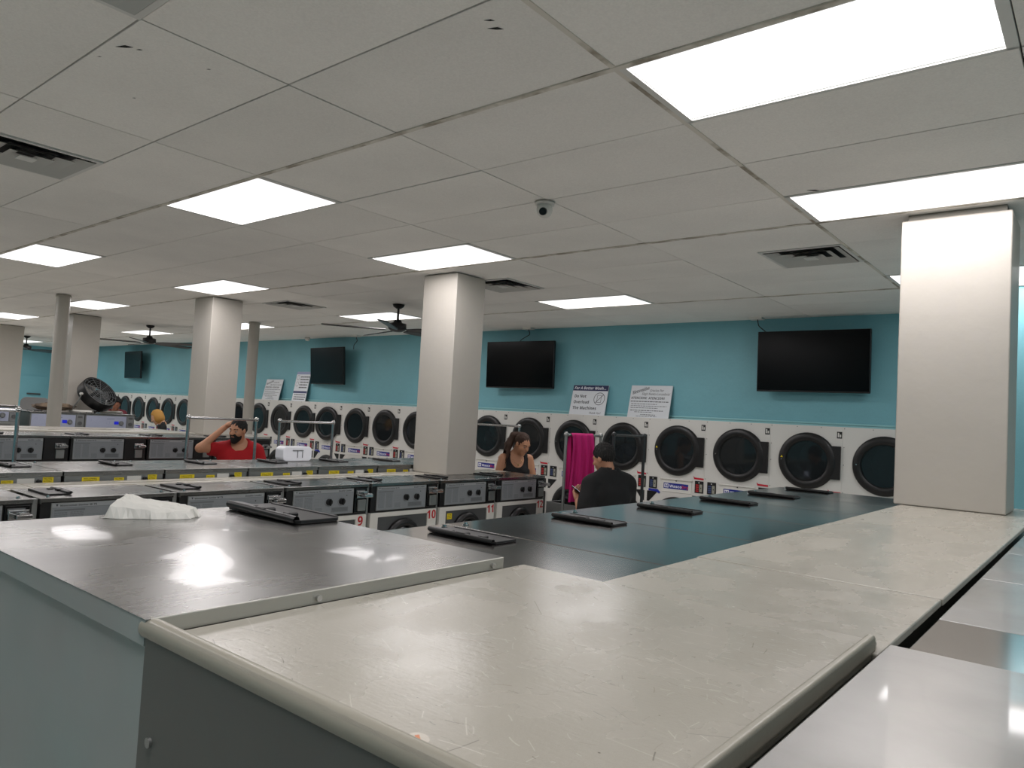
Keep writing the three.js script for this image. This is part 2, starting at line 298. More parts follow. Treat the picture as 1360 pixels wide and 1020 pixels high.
M.coinRed = S(0xffffff, { map: texCoin('#b52a2c'), roughness: 0.4 }); M.coinBlue = S(0xffffff, { map: texCoin('#3a4a78'), roughness: 0.4 });
M.ring = S(0x0b0b0c, { roughness: 0.42 });
M.dryGlass = P(0x545c60, { roughness: 0.05, transmission: 0.85, thickness: 0, ior: 1.5 });
M.drum = S(0x2c2f31, { metalness: 0.5, roughness: 0.5, side: THREE.DoubleSide });
M.tagText = S(0x1a1a1a, { roughness: 0.5 });
function makeDryer(label, o = {}) {
  const t = thing('stacked_dryer', label, 'dryer', [0, 0, DRY_Z], 0, 'stacked dryers along the teal wall');
  const W = DRY_W - 0.004, y = (r) => EYE + r, cx = 0.42, R = 0.315;
  const sh = new THREE.Shape(); sh.moveTo(0.002, 0.1); sh.lineTo(W, 0.1); sh.lineTo(W, DTOP); sh.lineTo(0.002, DTOP); sh.closePath();
  for (const cy of [y(-0.30), y(-1.2)]) { const h = new THREE.Path(); h.absarc(cx, cy, 0.25, 0, Math.PI * 2, true); sh.holes.push(h); }
  mesh('front_panel', extr(sh, 0.02, 0.003, 0, 0, -0.023, 40), M.whiteDryer, t);
  mesh('cabinet', [B2(0.003, 0.02, 0.1, DTOP, -0.9, -0.02, 0), B2(W - 0.018, W, 0.1, DTOP, -0.9, -0.02, 0), B2(0.003, W, DTOP - 0.015, DTOP, -0.9, -0.02, 0), B2(0.003, W, 0.1, 0.115, -0.9, -0.02, 0), B2(0.003, W, 0.1, DTOP, -0.92, -0.9, 0)], M.whiteDryer, t);
  mesh('plinth', B2(0.003, W, 0, 0.1, -0.9, -0.06, 0), M.darkGrey, t);
  for (const [k, cy] of [[0, y(-0.30)], [1, y(-1.2)]]) {
    const drum = mesh('drum', [cyl(0.25, 0.25, 0.5, cx, cy, -0.27, 'z', 32, true), cyl(0.25, 0.25, 0.01, cx, cy, -0.52, 'z', 32)], M.drum, t);
    const dg = new THREE.Group(); dg.name = 'door'; dg.position.set(0.765, cy, 0.004); t.add(dg);
    const ox = cx - 0.765;
    mesh('door_ring', lathe([[0.225, -0.004], [0.222, 0.02], [0.232, 0.034], [0.262, 0.042], [0.298, 0.034], [0.315, 0.014], [0.316, -0.004], [0.225, -0.004]], 48).rotateX(Math.PI / 2).translate(ox, 0, 0), M.ring, dg);
    mesh('door_glass', fin(new THREE.CircleGeometry(0.228, 40)).translate(ox, 0, 0.016), M.dryGlass, dg);
    mesh('hinge_plate', B2(-0.12, 0.013, -0.185, 0.18, 0, 0.026, 0.005), M.ring, dg);
    for (const s of [-1, 1]) mesh('hinge_screw', cyl(0.006, 0.006, 0.004, -0.1, s * 0.15, 0.028, 'z', 8), M.chrome, dg);
    mesh('catch', cyl(0.008, 0.008, 0.006, ox - 0.27, 0.0, 0.042, 'z', 8), M.chrome, dg);
    if (o.warn && !k) { const g = extr(shapeOf([[-0.014, 0], [0.014, 0], [0, 0.024]]), 0.001); g.translate(ox - 0.27, 0.02, 0.042); mesh('warning_sticker', g, M.yellow, dg); }
    if (o.open && !k) dg.rotation.y = o.open;
  }
  mesh('number_tag', B2(0.728, 0.782, y(-0.034), y(0.04), 0.0, 0.003, 0.001), M.tagText, t);
  mesh('tag_print', [B2(0.738, 0.752, y(-0.02), y(0.028), 0.003, 0.004, 0), B2(0.758, 0.772, y(-0.02), y(0.01), 0.003, 0.004, 0)], M.whiteDryer, t);
  mesh('lint_handle', [B2(0.2, 0.64, y(-0.672), y(-0.657), 0, 0.02, 0.004), B2(0.21, 0.63, y(-0.69), y(-0.672), 0, 0.006, 0.002)], M.white, t);
  const lp = mesh('lint_panel', B2(0.225, 0.63, y(-0.828), y(-0.688), 0, 0.006, 0.003), M.white, t);
  mesh('name_plate', sheet(0.337, 0.072, 0.42, y(-0.75), 0.0072), M.namePlate, lp);
  mesh('key_lock', cyl(0.007, 0.007, 0.006, 0.425, y(-0.682), 0.012, 'z', 8), M.black, t);
  mesh('coin_meter', B2(0.674, 0.787, y(-0.802), y(-0.655), 0, 0.008, 0.003), M.black, t).add(mesh('meter_face', sheet(0.104, 0.138, 0.7305, y(-0.7285), 0.0086), M.coinRed));
  mesh('coin_meter', B2(0.043, 0.156, y(-0.802), y(-0.655), 0, 0.008, 0.003), M.black, t).add(mesh('meter_face', sheet(0.104, 0.138, 0.0995, y(-0.7285), 0.0086), M.coinBlue));
  mesh('price_tag', extr(shapeOf([[0.65, y(-0.60)], [0.67, y(-0.615)], [0.785, y(-0.618)], [0.785, y(-0.64)], [0.66, y(-0.636)]]), 0.003), M.tagRed, t);
  if (o.blue) mesh('coin_flap', extr(shapeOf([[0.04, y(-0.812)], [0.17, y(-0.812)], [0.205, y(-0.845)], [0.19, y(-0.862)], [0.15, y(-0.84)], [0.04, y(-0.835)]]), 0.006, 0.001), M.tagBlue, t);
  mesh('coin_vault', extr(shapeOf([[0.02, y(-0.842)], [0.165, y(-0.842)], [0.05, y(-0.97)], [0.02, y(-0.97)]]), 0.004, 0.001), M.black, t);
  mesh('coin_vault', extr(shapeOf([[0.77, y(-0.842)], [0.64, y(-0.842)], [0.745, y(-0.97)], [0.77, y(-0.97)]]), 0.004, 0.001), M.black, t);
  for (const [sx, sy] of [[0.012, 0.075], [0.012, -0.13], [0.012, -0.32], [0.012, -0.62], [0.3, 0.077], [0.56, 0.077]]) mesh('screw', cyl(0.005, 0.005, 0.004, sx, y(sy), 0.001, 'z', 6), M.darkGrey, t);
  return t;
}
{
  const protos = {};
  for (let k = -1; k <= 26; k++) {
    let o = { blue: k % 3 === 2, warn: k === 0 || k === 2, open: 0 };
    if (k === 11) o.open = 0.1; if (k === 16) o.open = 1.15;
    const key = JSON.stringify(o);
    const label = k === 11 ? 'white stacked dryer with its upper door standing ajar' : k === 16 ? 'white stacked dryer with its upper door wide open' : `white stacked dryer with black round doors, ${ORD[k + 1]} from the wide right column`;
    const t = protos[key] ? clone(protos[key], label) : (protos[key] = makeDryer(label, o));
    t.position.x = DRY_X0 - DRY_W * (k + 1);
  }
}
// laundry seen through two upper doors
function lump(name, x, y, z, s, cols, label) {
  const g = new THREE.IcosahedronGeometry(1, 5), p = g.attributes.position, c = new Float32Array(p.count * 3), v = new THREE.Vector3();
  for (let i = 0; i < p.count; i++) {
    v.fromBufferAttribute(p, i); const n = Math.sin(v.x * 7 + v.y * 3) * Math.cos(v.y * 8 - v.z * 5) * 0.12 + Math.sin(v.z * 13 + v.x * 9) * 0.06;
    v.multiplyScalar(1 + n); p.setXYZ(i, x + v.x * s[0], y + v.y * s[1], z + v.z * s[2]);
    const q = Math.sin(v.x * 3.1 + v.y * 2.3) > 0.45 ? cols[1] : cols[0]; const col = new THREE.Color(q); c.set([col.r, col.g, col.b], i * 3);
  }
  g.computeVertexNormals(); g.setAttribute('color', new THREE.BufferAttribute(c, 3));
  return single(name, g, S(0xffffff, { vertexColors: true, roughness: 0.9 }), label, 'laundry');
}
lump('laundry_load', DRY_X0 - DRY_W * 4 + 0.42, EYE - 0.40, DRY_Z - 0.14, [0.2, 0.13, 0.09], [0x35506e, 0x5b7896], 'blue clothes tumbled behind a dryer door beside the man in black');
lump('laundry_load', DRY_X0 - DRY_W * 7 + 0.44, EYE - 0.31, DRY_Z - 0.12, [0.17, 0.19, 0.08], [0x9c3438, 0xc9b8b4], 'red and white clothes behind a dryer door left of the woman');

// ---------- televisions ----------
{
  const scr = P(0x020305, { roughness: 0.2, specularIntensity: 0.35 }), rim = S(0x0b0b0c, { roughness: 0.35 });
  const proto = (label) => {
    const t = thing('wall_television', label, 'television', [0, 0, 0], 0, 'televisions on the teal wall');
    mesh('casing', B(1.225, 0.70, 0.045, 0, 0, 0, 0.008), rim, t);
    mesh('back_cover', B(0.8, 0.42, 0.05, 0, -0.05, -0.045, 0.012), rim, t);
    mesh('screen', B(1.205, 0.675, 0.003, 0, 0.006, 0.0225, 0.001), scr, t);
    return t;
  };
  const list = [[-2.62, 0.815, 0.02, 0.03, 'big black wall television between two dryers and the right column'], [-6.83, 0.79, 0.06, 0.03, 'black wall television above the woman in the black top'], [-11.5, 0.785, -0.12, 0.08, 'black wall television right of the leaning notice boards'], [-19.75, 0.83, -0.1, 0.05, 'small-looking far television at the left end of the wall']];
  let first;
  for (const [x, y, ry, rx, l] of list) {
    const t = first ? clone(first, l) : (first = proto(l));
    t.position.set(x, EYE + y, ZB + 0.17); t.rotation.set(rx, ry, 0);
    const b = thing('television_bracket', 'black bracket arm holding the ' + l.replace('big ', '').split(' ').slice(0, 3).join(' ') + ' ' + l.split(' ').slice(3).join(' '), 'bracket', [x, EYE + y, ZB], 0);
    mesh('wall_plate', B(0.3, 0.3, 0.02, 0, -0.03, 0.012, 0.003), M.black, b); mesh('arm', B(0.08, 0.06, 0.085, 0, -0.04, 0.06, 0.004), M.black, b);
  }
  // ceiling outlets with a drooping lead
  for (const [x, x1, l] of [[-3.28, -3.1, 'white ceiling outlet with a lead above the right television'], [-6.72, -6.95, 'white ceiling outlet with a lead above the middle television'], [-10.72, -10.85, 'white ceiling outlet with a lead above the left television']]) {
    const t = thing('ceiling_outlet', l, 'outlet', [x, CEIL, -8.5]);
    mesh('box', B(0.16, 0.03, 0.1, 0, -0.012, 0, 0.006), M.white, t);
    mesh('lead', tube([V(0.02, -0.025, 0.02), V(0.03, -0.1, 0), V((x1 - x) * 0.6, -0.17, -0.02), V(x1 - x, -0.24, -0.06)], 0.006), M.black, t);
  }
}

// ---------- notice boards on the dryer ledge ----------
{
  const board = (label, w, h, draw, x, tilt) => {
    const y0 = DTOP + 0.001, t = thing('notice_board', label, 'sign', [x, y0, -8.525], 0, 'notices leaning on the wall above the dryers');
    mesh('board', B2(-w / 2, w / 2, 0, h, -0.008, 0, 0.002), S(0xd9dde0, { roughness: 0.5 }), t);
    mesh('print', sheet(w - 0.004, h - 0.004, 0, h / 2, 0.0008), S(0xffffff, { map: canvasTex(512, Math.round(512 * h / w), draw), roughness: 0.45 }), t);
    t.rotation.x = tilt; return t;
  };
  const wash = (g, w, h) => {
    g.fillStyle = '#dfe3e8'; g.fillRect(0, 0, w, h); g.fillStyle = '#1c2450'; g.fillRect(0, 0, w, h * 0.185);
    g.fillStyle = '#eef0f4'; g.font = `italic bold ${h * 0.13}px sans-serif`; g.textBaseline = 'middle'; g.fillText('For A Better Wash...', w * 0.03, h * 0.095, w * 0.94);
    g.fillStyle = '#14161c'; g.font = `bold ${h * 0.14}px sans-serif`; ['Do Not', 'Overload', 'The Machines'].forEach((s, k) => g.fillText(s, w * 0.07, h * (0.37 + 0.2 * k), w * (k === 2 ? 0.8 : k ? 0.5 : 0.37)));
    g.font = `italic ${h * 0.09}px sans-serif`; g.fillText('Thank You!', w * 0.56, h * 0.93, w * 0.4);
    g.strokeStyle = '#14161c'; g.lineWidth = 6; g.beginPath(); g.arc(w * 0.79, h * 0.45, h * 0.2, 0, 7); g.stroke(); g.beginPath(); g.moveTo(w * 0.79 - h * 0.14, h * 0.59); g.lineTo(w * 0.79 + h * 0.14, h * 0.31); g.stroke();
    g.lineWidth = 4; g.strokeRect(w * 0.73, h * 0.33, w * 0.11, h * 0.24);
  };
  const bien = (g, w, h) => {
    g.fillStyle = '#d6dade'; g.fillRect(0, 0, w, h); g.fillStyle = '#1c1f26'; g.textBaseline = 'middle';
    g.save(); g.translate(w * 0.04, h * 0.24); g.rotate(-0.3); g.font = `italic bold ${h * 0.14}px serif`; g.fillText('Bienvenidos', 0, 0, w * 0.42); g.restore();
    g.font = `italic ${h * 0.1}px serif`; g.fillText('Gracias Por', w * 0.46, h * 0.15, w * 0.34); g.fillText('Elegir Nuestra Lavanderia!', w * 0.28, h * 0.26, w * 0.68);
    g.font = `bold ${h * 0.1}px sans-serif`; g.fillText('ATENCION!  ATENCION!', w * 0.03, h * 0.39, w * 0.94);
    g.globalAlpha = 0.8;
    [[0.03, 0.95, 0.50, 9], [0.05, 0.7, 0.58, 6], [0.05, 0.92, 0.64, 6], [0.05, 0.72, 0.70, 6], [0.05, 0.85, 0.78, 8], [0.16, 0.6, 0.83, 6], [0.32, 0.68, 0.91, 8], [0.22, 0.72, 0.96, 5]].forEach(([a, b, yy, t]) => { let x = a; while (x < b) { const l = 0.02 + 0.05 * Math.abs(Math.sin(x * 91 + yy * 37)); g.fillRect(w * x, h * yy - t / 2, w * Math.min(l, b - x), t); x += l + 0.014; } });
  };
  board('blue and white For A Better Wash notice leaning above the dryers', 0.585, 0.43, wash, -5.64, -0.22);
  board('white Atencion notice leaning alone right of the blue topped one', 0.605, 0.44, bien, -4.69, -0.22);
  board('white notice leaning far left beside the thin round pole', 0.6, 0.44, bien, -13.42, -0.22);
  board('tall narrow white notice with blue bands beside the left television', 0.455, 0.6, (g, w, h) => {
    g.fillStyle = '#dfe3e8'; g.fillRect(0, 0, w, h); g.fillStyle = '#9aa6c8'; g.fillRect(0, 0, w, h * 0.09); g.fillStyle = '#2c3468'; g.fillRect(0, h * 0.66, w, h * 0.07);
    g.fillStyle = '#20232c'; for (let k = 0; k < 5; k++) { let x = 0.34; while (x < 0.92) { const l = 0.04 + 0.07 * Math.abs(Math.sin(x * 40 + k)); g.fillRect(w * x, h * (0.16 + k * 0.09), w * l, h * 0.035); x += l + 0.02; } }
    g.lineWidth = 5; g.strokeStyle = '#20232c'; for (const yy of [0.2, 0.42]) { g.beginPath(); g.arc(w * 0.16, h * yy, w * 0.1, 0, 7); g.stroke(); }
    for (let k = 0; k < 3; k++) { let x = 0.12; while (x < 0.88) { const l = 0.04 + 0.06 * Math.abs(Math.sin(x * 33 + k * 2)); g.fillRect(w * x, h * (0.77 + k * 0.075), w * l, h * 0.03); x += l + 0.02; } }
  }, -12.43, -0.17);
}

// ---------- ceiling fans, camera, detectors ----------
{
  const bladeG = (() => { const s = new THREE.Shape(); s.moveTo(0.14, -0.03); s.lineTo(0.3, -0.06); s.lineTo(0.9, -0.065); s.quadraticCurveTo(0.95, 0, 0.9, 0.065); s.lineTo(0.3, 0.06); s.lineTo(0.14, 0.03); s.closePath(); const g = extr(s, 0.008, 0.002); g.rotateX(Math.PI / 2 - 0.2); return g; })();
  const bl = S(0x1b1a19, { roughness: 0.32 });
  const mk = (label) => {
    const t = thing('ceiling_fan', label, 'ceiling fan', [0, CEIL, 0], 0, 'black ceiling fans');
    mesh('canopy', lathe([[0, -0.055], [0.03, -0.055], [0.065, -0.03], [0.075, -0.004], [0, -0.004]]), M.black, t);
    mesh('rod', cyl(0.014, 0.014, 0.2, 0, -0.14, 0, 'y', 12), M.black, t);
    mesh('motor', lathe([[0, -0.2], [0.045, -0.2], [0.055, -0.235], [0.11, -0.245], [0.115, -0.31], [0.09, -0.33], [0.06, -0.345], [0, -0.348]]), M.black, t);
    for (let k = 0; k < 5; k++) { const m = mesh('blade', bladeG, bl, t); m.position.y = -0.325; m.rotation.y = k * Math.PI * 0.4; }
    return t;
  };
  const a = mk('black ceiling fan left of the middle column'); a.position.set(-6.96, CEIL, -6.15); a.rotation.y = 0.35;
  const b = clone(a, 'black ceiling fan between the two left columns'); b.position.set(-13.85, CEIL, -6.2); b.rotation.y = 0.55;
  const c = clone(a, 'farthest black ceiling fan near the left wall'); c.position.set(-20.5, CEIL, -6.25); c.rotation.y = 0.9;
  const d = thing('security_camera', 'white dome security camera hanging from the middle of the ceiling', 'camera', [-2.73, CEIL, -3.55], 0.45); d.scale.setScalar(1.15);
  mesh('base', lathe([[0, -0.02], [0.05, -0.02], [0.055, -0.003], [0, -0.003]]), M.white, d);
  mesh('eyeball', new THREE.SphereGeometry(0.043, 24, 16).translate(0, -0.045, 0), M.white, d);
  const lensG = mesh('lens', [cyl(0.02, 0.022, 0.02, 0, 0, 0.038, 'z', 20)], M.blackGloss, d); lensG.position.set(0, -0.05, 0.004); lensG.rotation.x = 0.35;
  const e = thing('smoke_detector', 'small white detector on the ceiling left of the left television', 'detector', [-12.15, CEIL, -8.45]);
  mesh('housing', lathe([[0, -0.07], [0.035, -0.065], [0.05, -0.03], [0.05, -0.003], [0, -0.003]]), M.white, e);
}

// ---------- washers ----------
function fasciaTex(kind) {
  return canvasTex(1024, 410, (g, w, h) => {
    g.fillStyle = kind === 'new' ? '#9aa0b4' : '#858a8e'; g.fillRect(0, 0, w, h);
    const bars = (x0, x1, y0, y1, st, c, t) => { g.fillStyle = c; for (let y = y0; y < y1; y += st) { let x = x0; while (x < x1) { const l = 6 + 22 * Math.abs(Math.sin(x * 0.7 + y * 1.3)); g.fillRect(x, y, Math.min(l, x1 - x), t); x += l + 5; } } };
    if (kind === 'new') { g.fillStyle = '#5a6074'; g.fillRect(520, 90, 190, 14); g.strokeStyle = '#7c8298'; g.lineWidth = 3; g.strokeRect(520, 190, 70, 90); g.strokeRect(90, 120, 40, 60); return; }
    g.fillStyle = '#9a9ea1'; g.fillRect(0, 0, w, 52); g.fillStyle = '#23262a'; g.textBaseline = 'middle'; g.font = 'bold 34px sans-serif';
    g.beginPath(); g.moveTo(34, 10); g.lineTo(58, 10); g.lineTo(46, 40); g.closePath(); g.fill();
    g.fillText('Wascomat Senior W 75', 74, 28); g.fillText('Double Loader', w - 270, 28);
    g.fillStyle = '#5f6468'; g.fillRect(0, 52, w, 4); g.fillStyle = '#6c7174'; g.fillRect(24, 74, 300, 24);
    bars(24, 150, 112, 380, 15, '#54595d', 5); bars(180, 310, 112, 380, 15, '#54595d', 5);
    g.strokeStyle = '#6c7174'; g.lineWidth = 2; for (let k = 0; k < 5; k++) { g.strokeRect(350, 150 + k * 24, 64, 24); g.strokeRect(414, 150 + k * 24, 64, 24); }
    bars(360, 480, 300, 385, 15, '#54595d', 5);
    g.fillStyle = '#72777a'; g.fillRect(640, 300, 300, 84); bars(655, 925, 312, 376, 16, '#4c5155', 6);
    g.fillStyle = '#2a2d30'; g.beginPath(); g.arc(905, 110, 9, 0, 7); g.fill(); g.strokeStyle = '#4a4e52'; g.lineWidth = 4; for (const x of [589, 809]) { g.beginPath(); g.arc(x, 215, 58, 0, 7); g.stroke(); }
  });
}
M.fascia = S(0xffffff, { map: fasciaTex('old'), roughness: 0.4 });
M.fasciaNew = S(0xffffff, { map: fasciaTex('new'), roughness: 0.4 });
const warnTex = canvasTex(128, 64, (g, w, h) => { g.fillStyle = '#e4cd20'; g.fillRect(0, 0, w, h); g.fillStyle = '#3a3408'; for (let k = 0; k < 4; k++) for (let x = 14; x < 110; x += 12) g.fillRect(x, 12 + k * 12, 4 + 6 * Math.abs(Math.sin(x + k)), 5); });
M.warn = S(0xffffff, { map: warnTex, roughness: 0.5 });
M.cabinetSteel = S(0x8f9190, { metalness: 0.85, roughness: 0.42 });
const lidParts = (() => {
  const s = shapeOf([[-0.2, -0.085], [0.19, -0.085], [0.205, -0.07], [0.205, 0.07], [0.19, 0.085], [-0.2, 0.085]]);
  const plate = extr(s, 0.008, 0.002); plate.rotateX(-Math.PI / 2); plate.translate(0, 0.004, 0);
  const roll = merge([tube([V(-0.205, 0.02, 0.085), V(-0.1, 0.02, 0.09), V(0.02, 0.018, 0.09), V(0.2, 0.014, 0.085)], 0.013, 12, 8), B2(-0.2, -0.06, 0.008, 0.03, 0.055, 0.092, 0.006), B2(-0.03, 0.035, 0.008, 0.034, 0.05, 0.098, 0.008)]);
  const rib = merge([B2(-0.19, 0.19, 0.01, 0.018, -0.086, -0.07, 0.003), B2(0.08, 0.12, 0.01, 0.026, 0.02, 0.06, 0.006)]);
  return { plate, roll, rib };
})();
function addLid(t, x, y, z, turn, sc = 1, o2 = 0.7) {
  const g = mesh('dispenser_lid', lidParts.plate, M.black, t); g.position.set(x, y, z); g.rotation.y = turn; g.scale.set(sc, o2, sc);
  mesh('lid_handle', lidParts.roll, M.black, g); mesh('lid_rib', lidParts.rib, M.black, g);
}
const bolt = merge([cyl(0.012, 0.012, 0.003, 0, 0.0015, 0, 'y', 12), cyl(0.007, 0.008, 0.008, 0, 0.006, 0, 'y', 6)]);
function makeWasher(o) {
  const { w = 0.66, d = 0.8, h = 1.295, kind = 'white', number, top = M.steel, lidX = 0.14, lidDepth = 0.24, lidZ = null, label, group, back = false } = o;
  const t = thing('front_load_washer', label, 'washing machine', [0, 0, 0], 0, group);
  const zf = d / 2, zb = -d / 2, x0 = -w / 2, x1 = w / 2, band = h - (o.bandH ?? 0.25);
  const cab = kind === 'white' ? M.white : kind === 'steel' || kind === 'back' ? M.cabinetSteel : kind === 'new' ? M.galv : M.white;
  mesh('base', B2(x0 + 0.02, x1 - 0.02, 0, 0.14, zb + 0.02, zf - 0.05, 0.004), M.darkGrey, t);
  mesh('cabinet', [B2(x0, x1, 0.14, h - 0.012, zb, zf - 0.1, 0.004), B2(x0, x1, 0.14, band, zf - 0.1, zf - 0.012, 0.002)], o.side || cab, t);
  const tp = mesh('top_panel', merge([B2(x0 - 0.004, x1 + 0.004, h - 0.008, h, zb - 0.006, zf + 0.008, 0.003), B2(x0 - 0.004, x0 + 0.002, h - 0.03, h - 0.004, zb - 0.006, zf + 0.008, 0.001), B2(x1 - 0.002, x1 + 0.004, h - 0.03, h - 0.004, zb - 0.006, zf + 0.008, 0.001), B2(x0, x1, h - 0.022, h - 0.004, zf + 0.003, zf + 0.008, 0.001), B2(x0, x1, h - 0.03, h - 0.004, zb - 0.006, zb - 0.001, 0.001)]), top, t);
  for (const [bx, bz] of [[x0 + 0.05, zf - 0.05], [x1 - 0.05, zf - 0.05]]) { const b = mesh('bolt', bolt, M.chrome, t); b.position.set(bx, h, bz); }
  addLid(t, x0 + (o.lidIn ?? 0.13), h, lidZ ?? (zf - 0.24), Math.PI / 2, o.lidScale >= 1 ? 0.92 : o.lidScale ?? 0.72, o.lidScale >= 1 ? 0.95 : 0.62);
  if (kind === 'new') {
    mesh('control_housing', B2(x0, x1, band, h - 0.012, zf - 0.1, zf - 0.006, 0.004), M.galv, t);
    const cp = mesh('control_panel', B2(x0 + 0.01, x1 - 0.13, band + 0.01, h - 0.03, zf - 0.01, zf, 0.002), M.galv, t);
    mesh('fascia_print', sheet(w - 0.15, 0.2, (x0 + x1 - 0.12) / 2, h - 0.135, zf + 0.0008), M.fasciaNew, cp);
    mesh('display', B2(0.06, 0.13, h - 0.17, h - 0.12, zf, zf + 0.003, 0.001), M.blueGlass, t);
    mesh('dial', [tor(0.035, 0.005, 0.17, h - 0.15, zf + 0.004, 24, 6), cyl(0.026, 0.028, 0.02, 0.17, h - 0.15, zf + 0.008, 'z', 20)], M.midGrey, t);
    const cb = mesh('coin_box', B2(x1 - 0.125, x1 - 0.01, band + 0.01, h - 0.03, zf - 0.01, zf + 0.004, 0.002), M.midGrey, t);
    mesh('coin_slot', [cyl(0.03, 0.03, 0.012, x1 - 0.068, h - 0.165, zf + 0.008, 'z', 20), B2(x1 - 0.1, x1 - 0.035, h - 0.08, h - 0.05, zf, zf + 0.008, 0.002)], M.darkGrey, cb);
  } else {
    mesh('control_housing', B2(x0, x1, band, h - 0.012, zf - 0.1, zf - 0.004, 0.003), kind === 'back' ? M.cabinetSteel : M.black, t);
    const fw = kind === 'steel' ? w * 0.66 : w * 0.745, f0 = x0 + (kind === 'steel' ? 0.02 : 0.05);
    const cp = mesh('control_panel', B2(f0, f0 + fw, band + 0.015, h - 0.028, zf - 0.008, zf + 0.004, 0.002), M.galv, t);
    mesh('fascia_print', sheet(fw - 0.01, h - band - 0.05, f0 + fw / 2, (band + h - 0.013) / 2, zf + 0.0048), M.fascia, cp);
    for (const [k, kx] of [[0, 0.575], [1, 0.79]]) mesh('control_knob', [cyl(0.022, 0.024, 0.02, f0 + fw * kx, band + 0.108, zf + 0.014, 'z', 20), B(0.008, 0.05, 0.012, f0 + fw * kx, band + 0.108, zf + 0.028, 0.003)], M.black, t);
    const cx0 = f0 + fw + 0.008;
    const cb = mesh('coin_box', B2(cx0, x1 - 0.008, band + 0.015, h - 0.03, zf - 0.004, zf + 0.008, 0.004), kind === 'steel' ? M.black : M.blackGloss, t);
    const cc = kind === 'steel' ? x1 - 0.08 : (cx0 + x1) / 2;
    mesh('coin_drawer', B(0.075, 0.085, 0.02, cc, band + 0.07, zf + 0.012, 0.004), M.galv, cb);
    mesh('coin_slide', [B(0.075, 0.022, 0.09, cc + 0.005, band + 0.148, zf + 0.05, 0.004), B(0.05, 0.008, 0.06, cc + 0.005, band + 0.163, zf + 0.07, 0.002), B(0.095, 0.05, 0.014, cc, band + 0.15, zf + 0.012, 0.003)], M.chrome, cb);
    if (kind === 'white') mesh('coin_label', B2(cx0 + 0.012, x1 - 0.03, h - 0.075, h - 0.045, zf + 0.008, zf + 0.01, 0.001), M.midGrey, cb);
  }
  if (o.filler) mesh('filler_strip', B2(x1 + 0.006, x1 + 0.034, 0.1, h - 0.004, zf - 0.06, zf - 0.02, 0.003), M.galv, t);
  if (!back) {
    // front with raised frame, grey door panel and round black door
    const dp = 0.1, fy0 = 0.3, fy1 = band - 0.034, fx = w / 2 - 0.075;
    const s = rrShape(w - 0.004, band - 0.16, 0.01); const hole = new THREE.Path(); const hy0 = fy0 - (0.15 + band) / 2 - 0.0, hy1 = fy1 - (0.15 + band) / 2; hole.moveTo(-fx, hy0); hole.lineTo(-fx, hy1); hole.lineTo(fx - 0.02, hy1); hole.lineTo(fx - 0.02, hy0); hole.closePath(); s.holes.push(hole);
    mesh('front_frame', extr(s, 0.014, 0.003, 0, (0.15 + band) / 2, zf - 0.014), cab, t);
    mesh('door_panel', B2(-fx + 0.006, fx - 0.026, fy0 + 0.006, fy1 - 0.006, zf - 0.012, zf - 0.004, 0.004), M.darkGrey, t);
    const cy = fy1 - 0.215;
    const dr = mesh('door_ring', lathe([[0.13, 0], [0.13, 0.03], [0.145, 0.045], [0.17, 0.042], [0.186, 0.02], [0.188, 0], [0.13, 0]], 40).rotateX(Math.PI / 2).translate(-0.01, cy, zf - 0.004), M.black, t);
    mesh('door_glass', new THREE.SphereGeometry(0.175, 28, 12, 0, Math.PI * 2, 0, 0.85).rotateX(Math.PI / 2).scale(1, 1, 0.5).translate(-0.01, cy, zf - 0.05), M.blackGloss, dr);
    mesh('door_handle', B(0.03, 0.12, 0.03, 0.19, cy, zf + 0.02, 0.008), M.black, t);
    if (o.sticker) mesh('warning_sticker', sheet(0.06, 0.05, -fx + 0.055, fy1 - 0.05, zf - 0.0032), M.warn, t);
    if (number) mesh('number_decal', text3(number, 0.07, x1 - 0.055, band - 0.05, zf + 0.003), M.red, t);
  }
  if (o.backStickers) {
    const zz = zb - 0.0015, put = (a, b, c, dd, m) => { const g = sheet(a, b, 0, 0, 0); g.rotateY(Math.PI); g.translate(c, dd, zz); mesh('back_sticker', g, m, t); };
    put(0.11, 0.042, 0.16, h - 0.062, M.warn); put(0.065, 0.034, -0.02, h - 0.066, M.warn); put(0.095, 0.04, -0.12, h - 0.06, M.white); put(0.062, 0.036, -0.245, h - 0.052, M.warn);
    mesh('hose_fitting', [cyl(0.012, 0.012, 0.03, -0.19, h - 0.06, zz - 0.014, 'z', 10), B(0.03, 0.012, 0.012, -0.195, h - 0.07, zz - 0.02, 0.003)], M.black, t);
  }
  return t;
}
const HALF = Math.PI / 2;

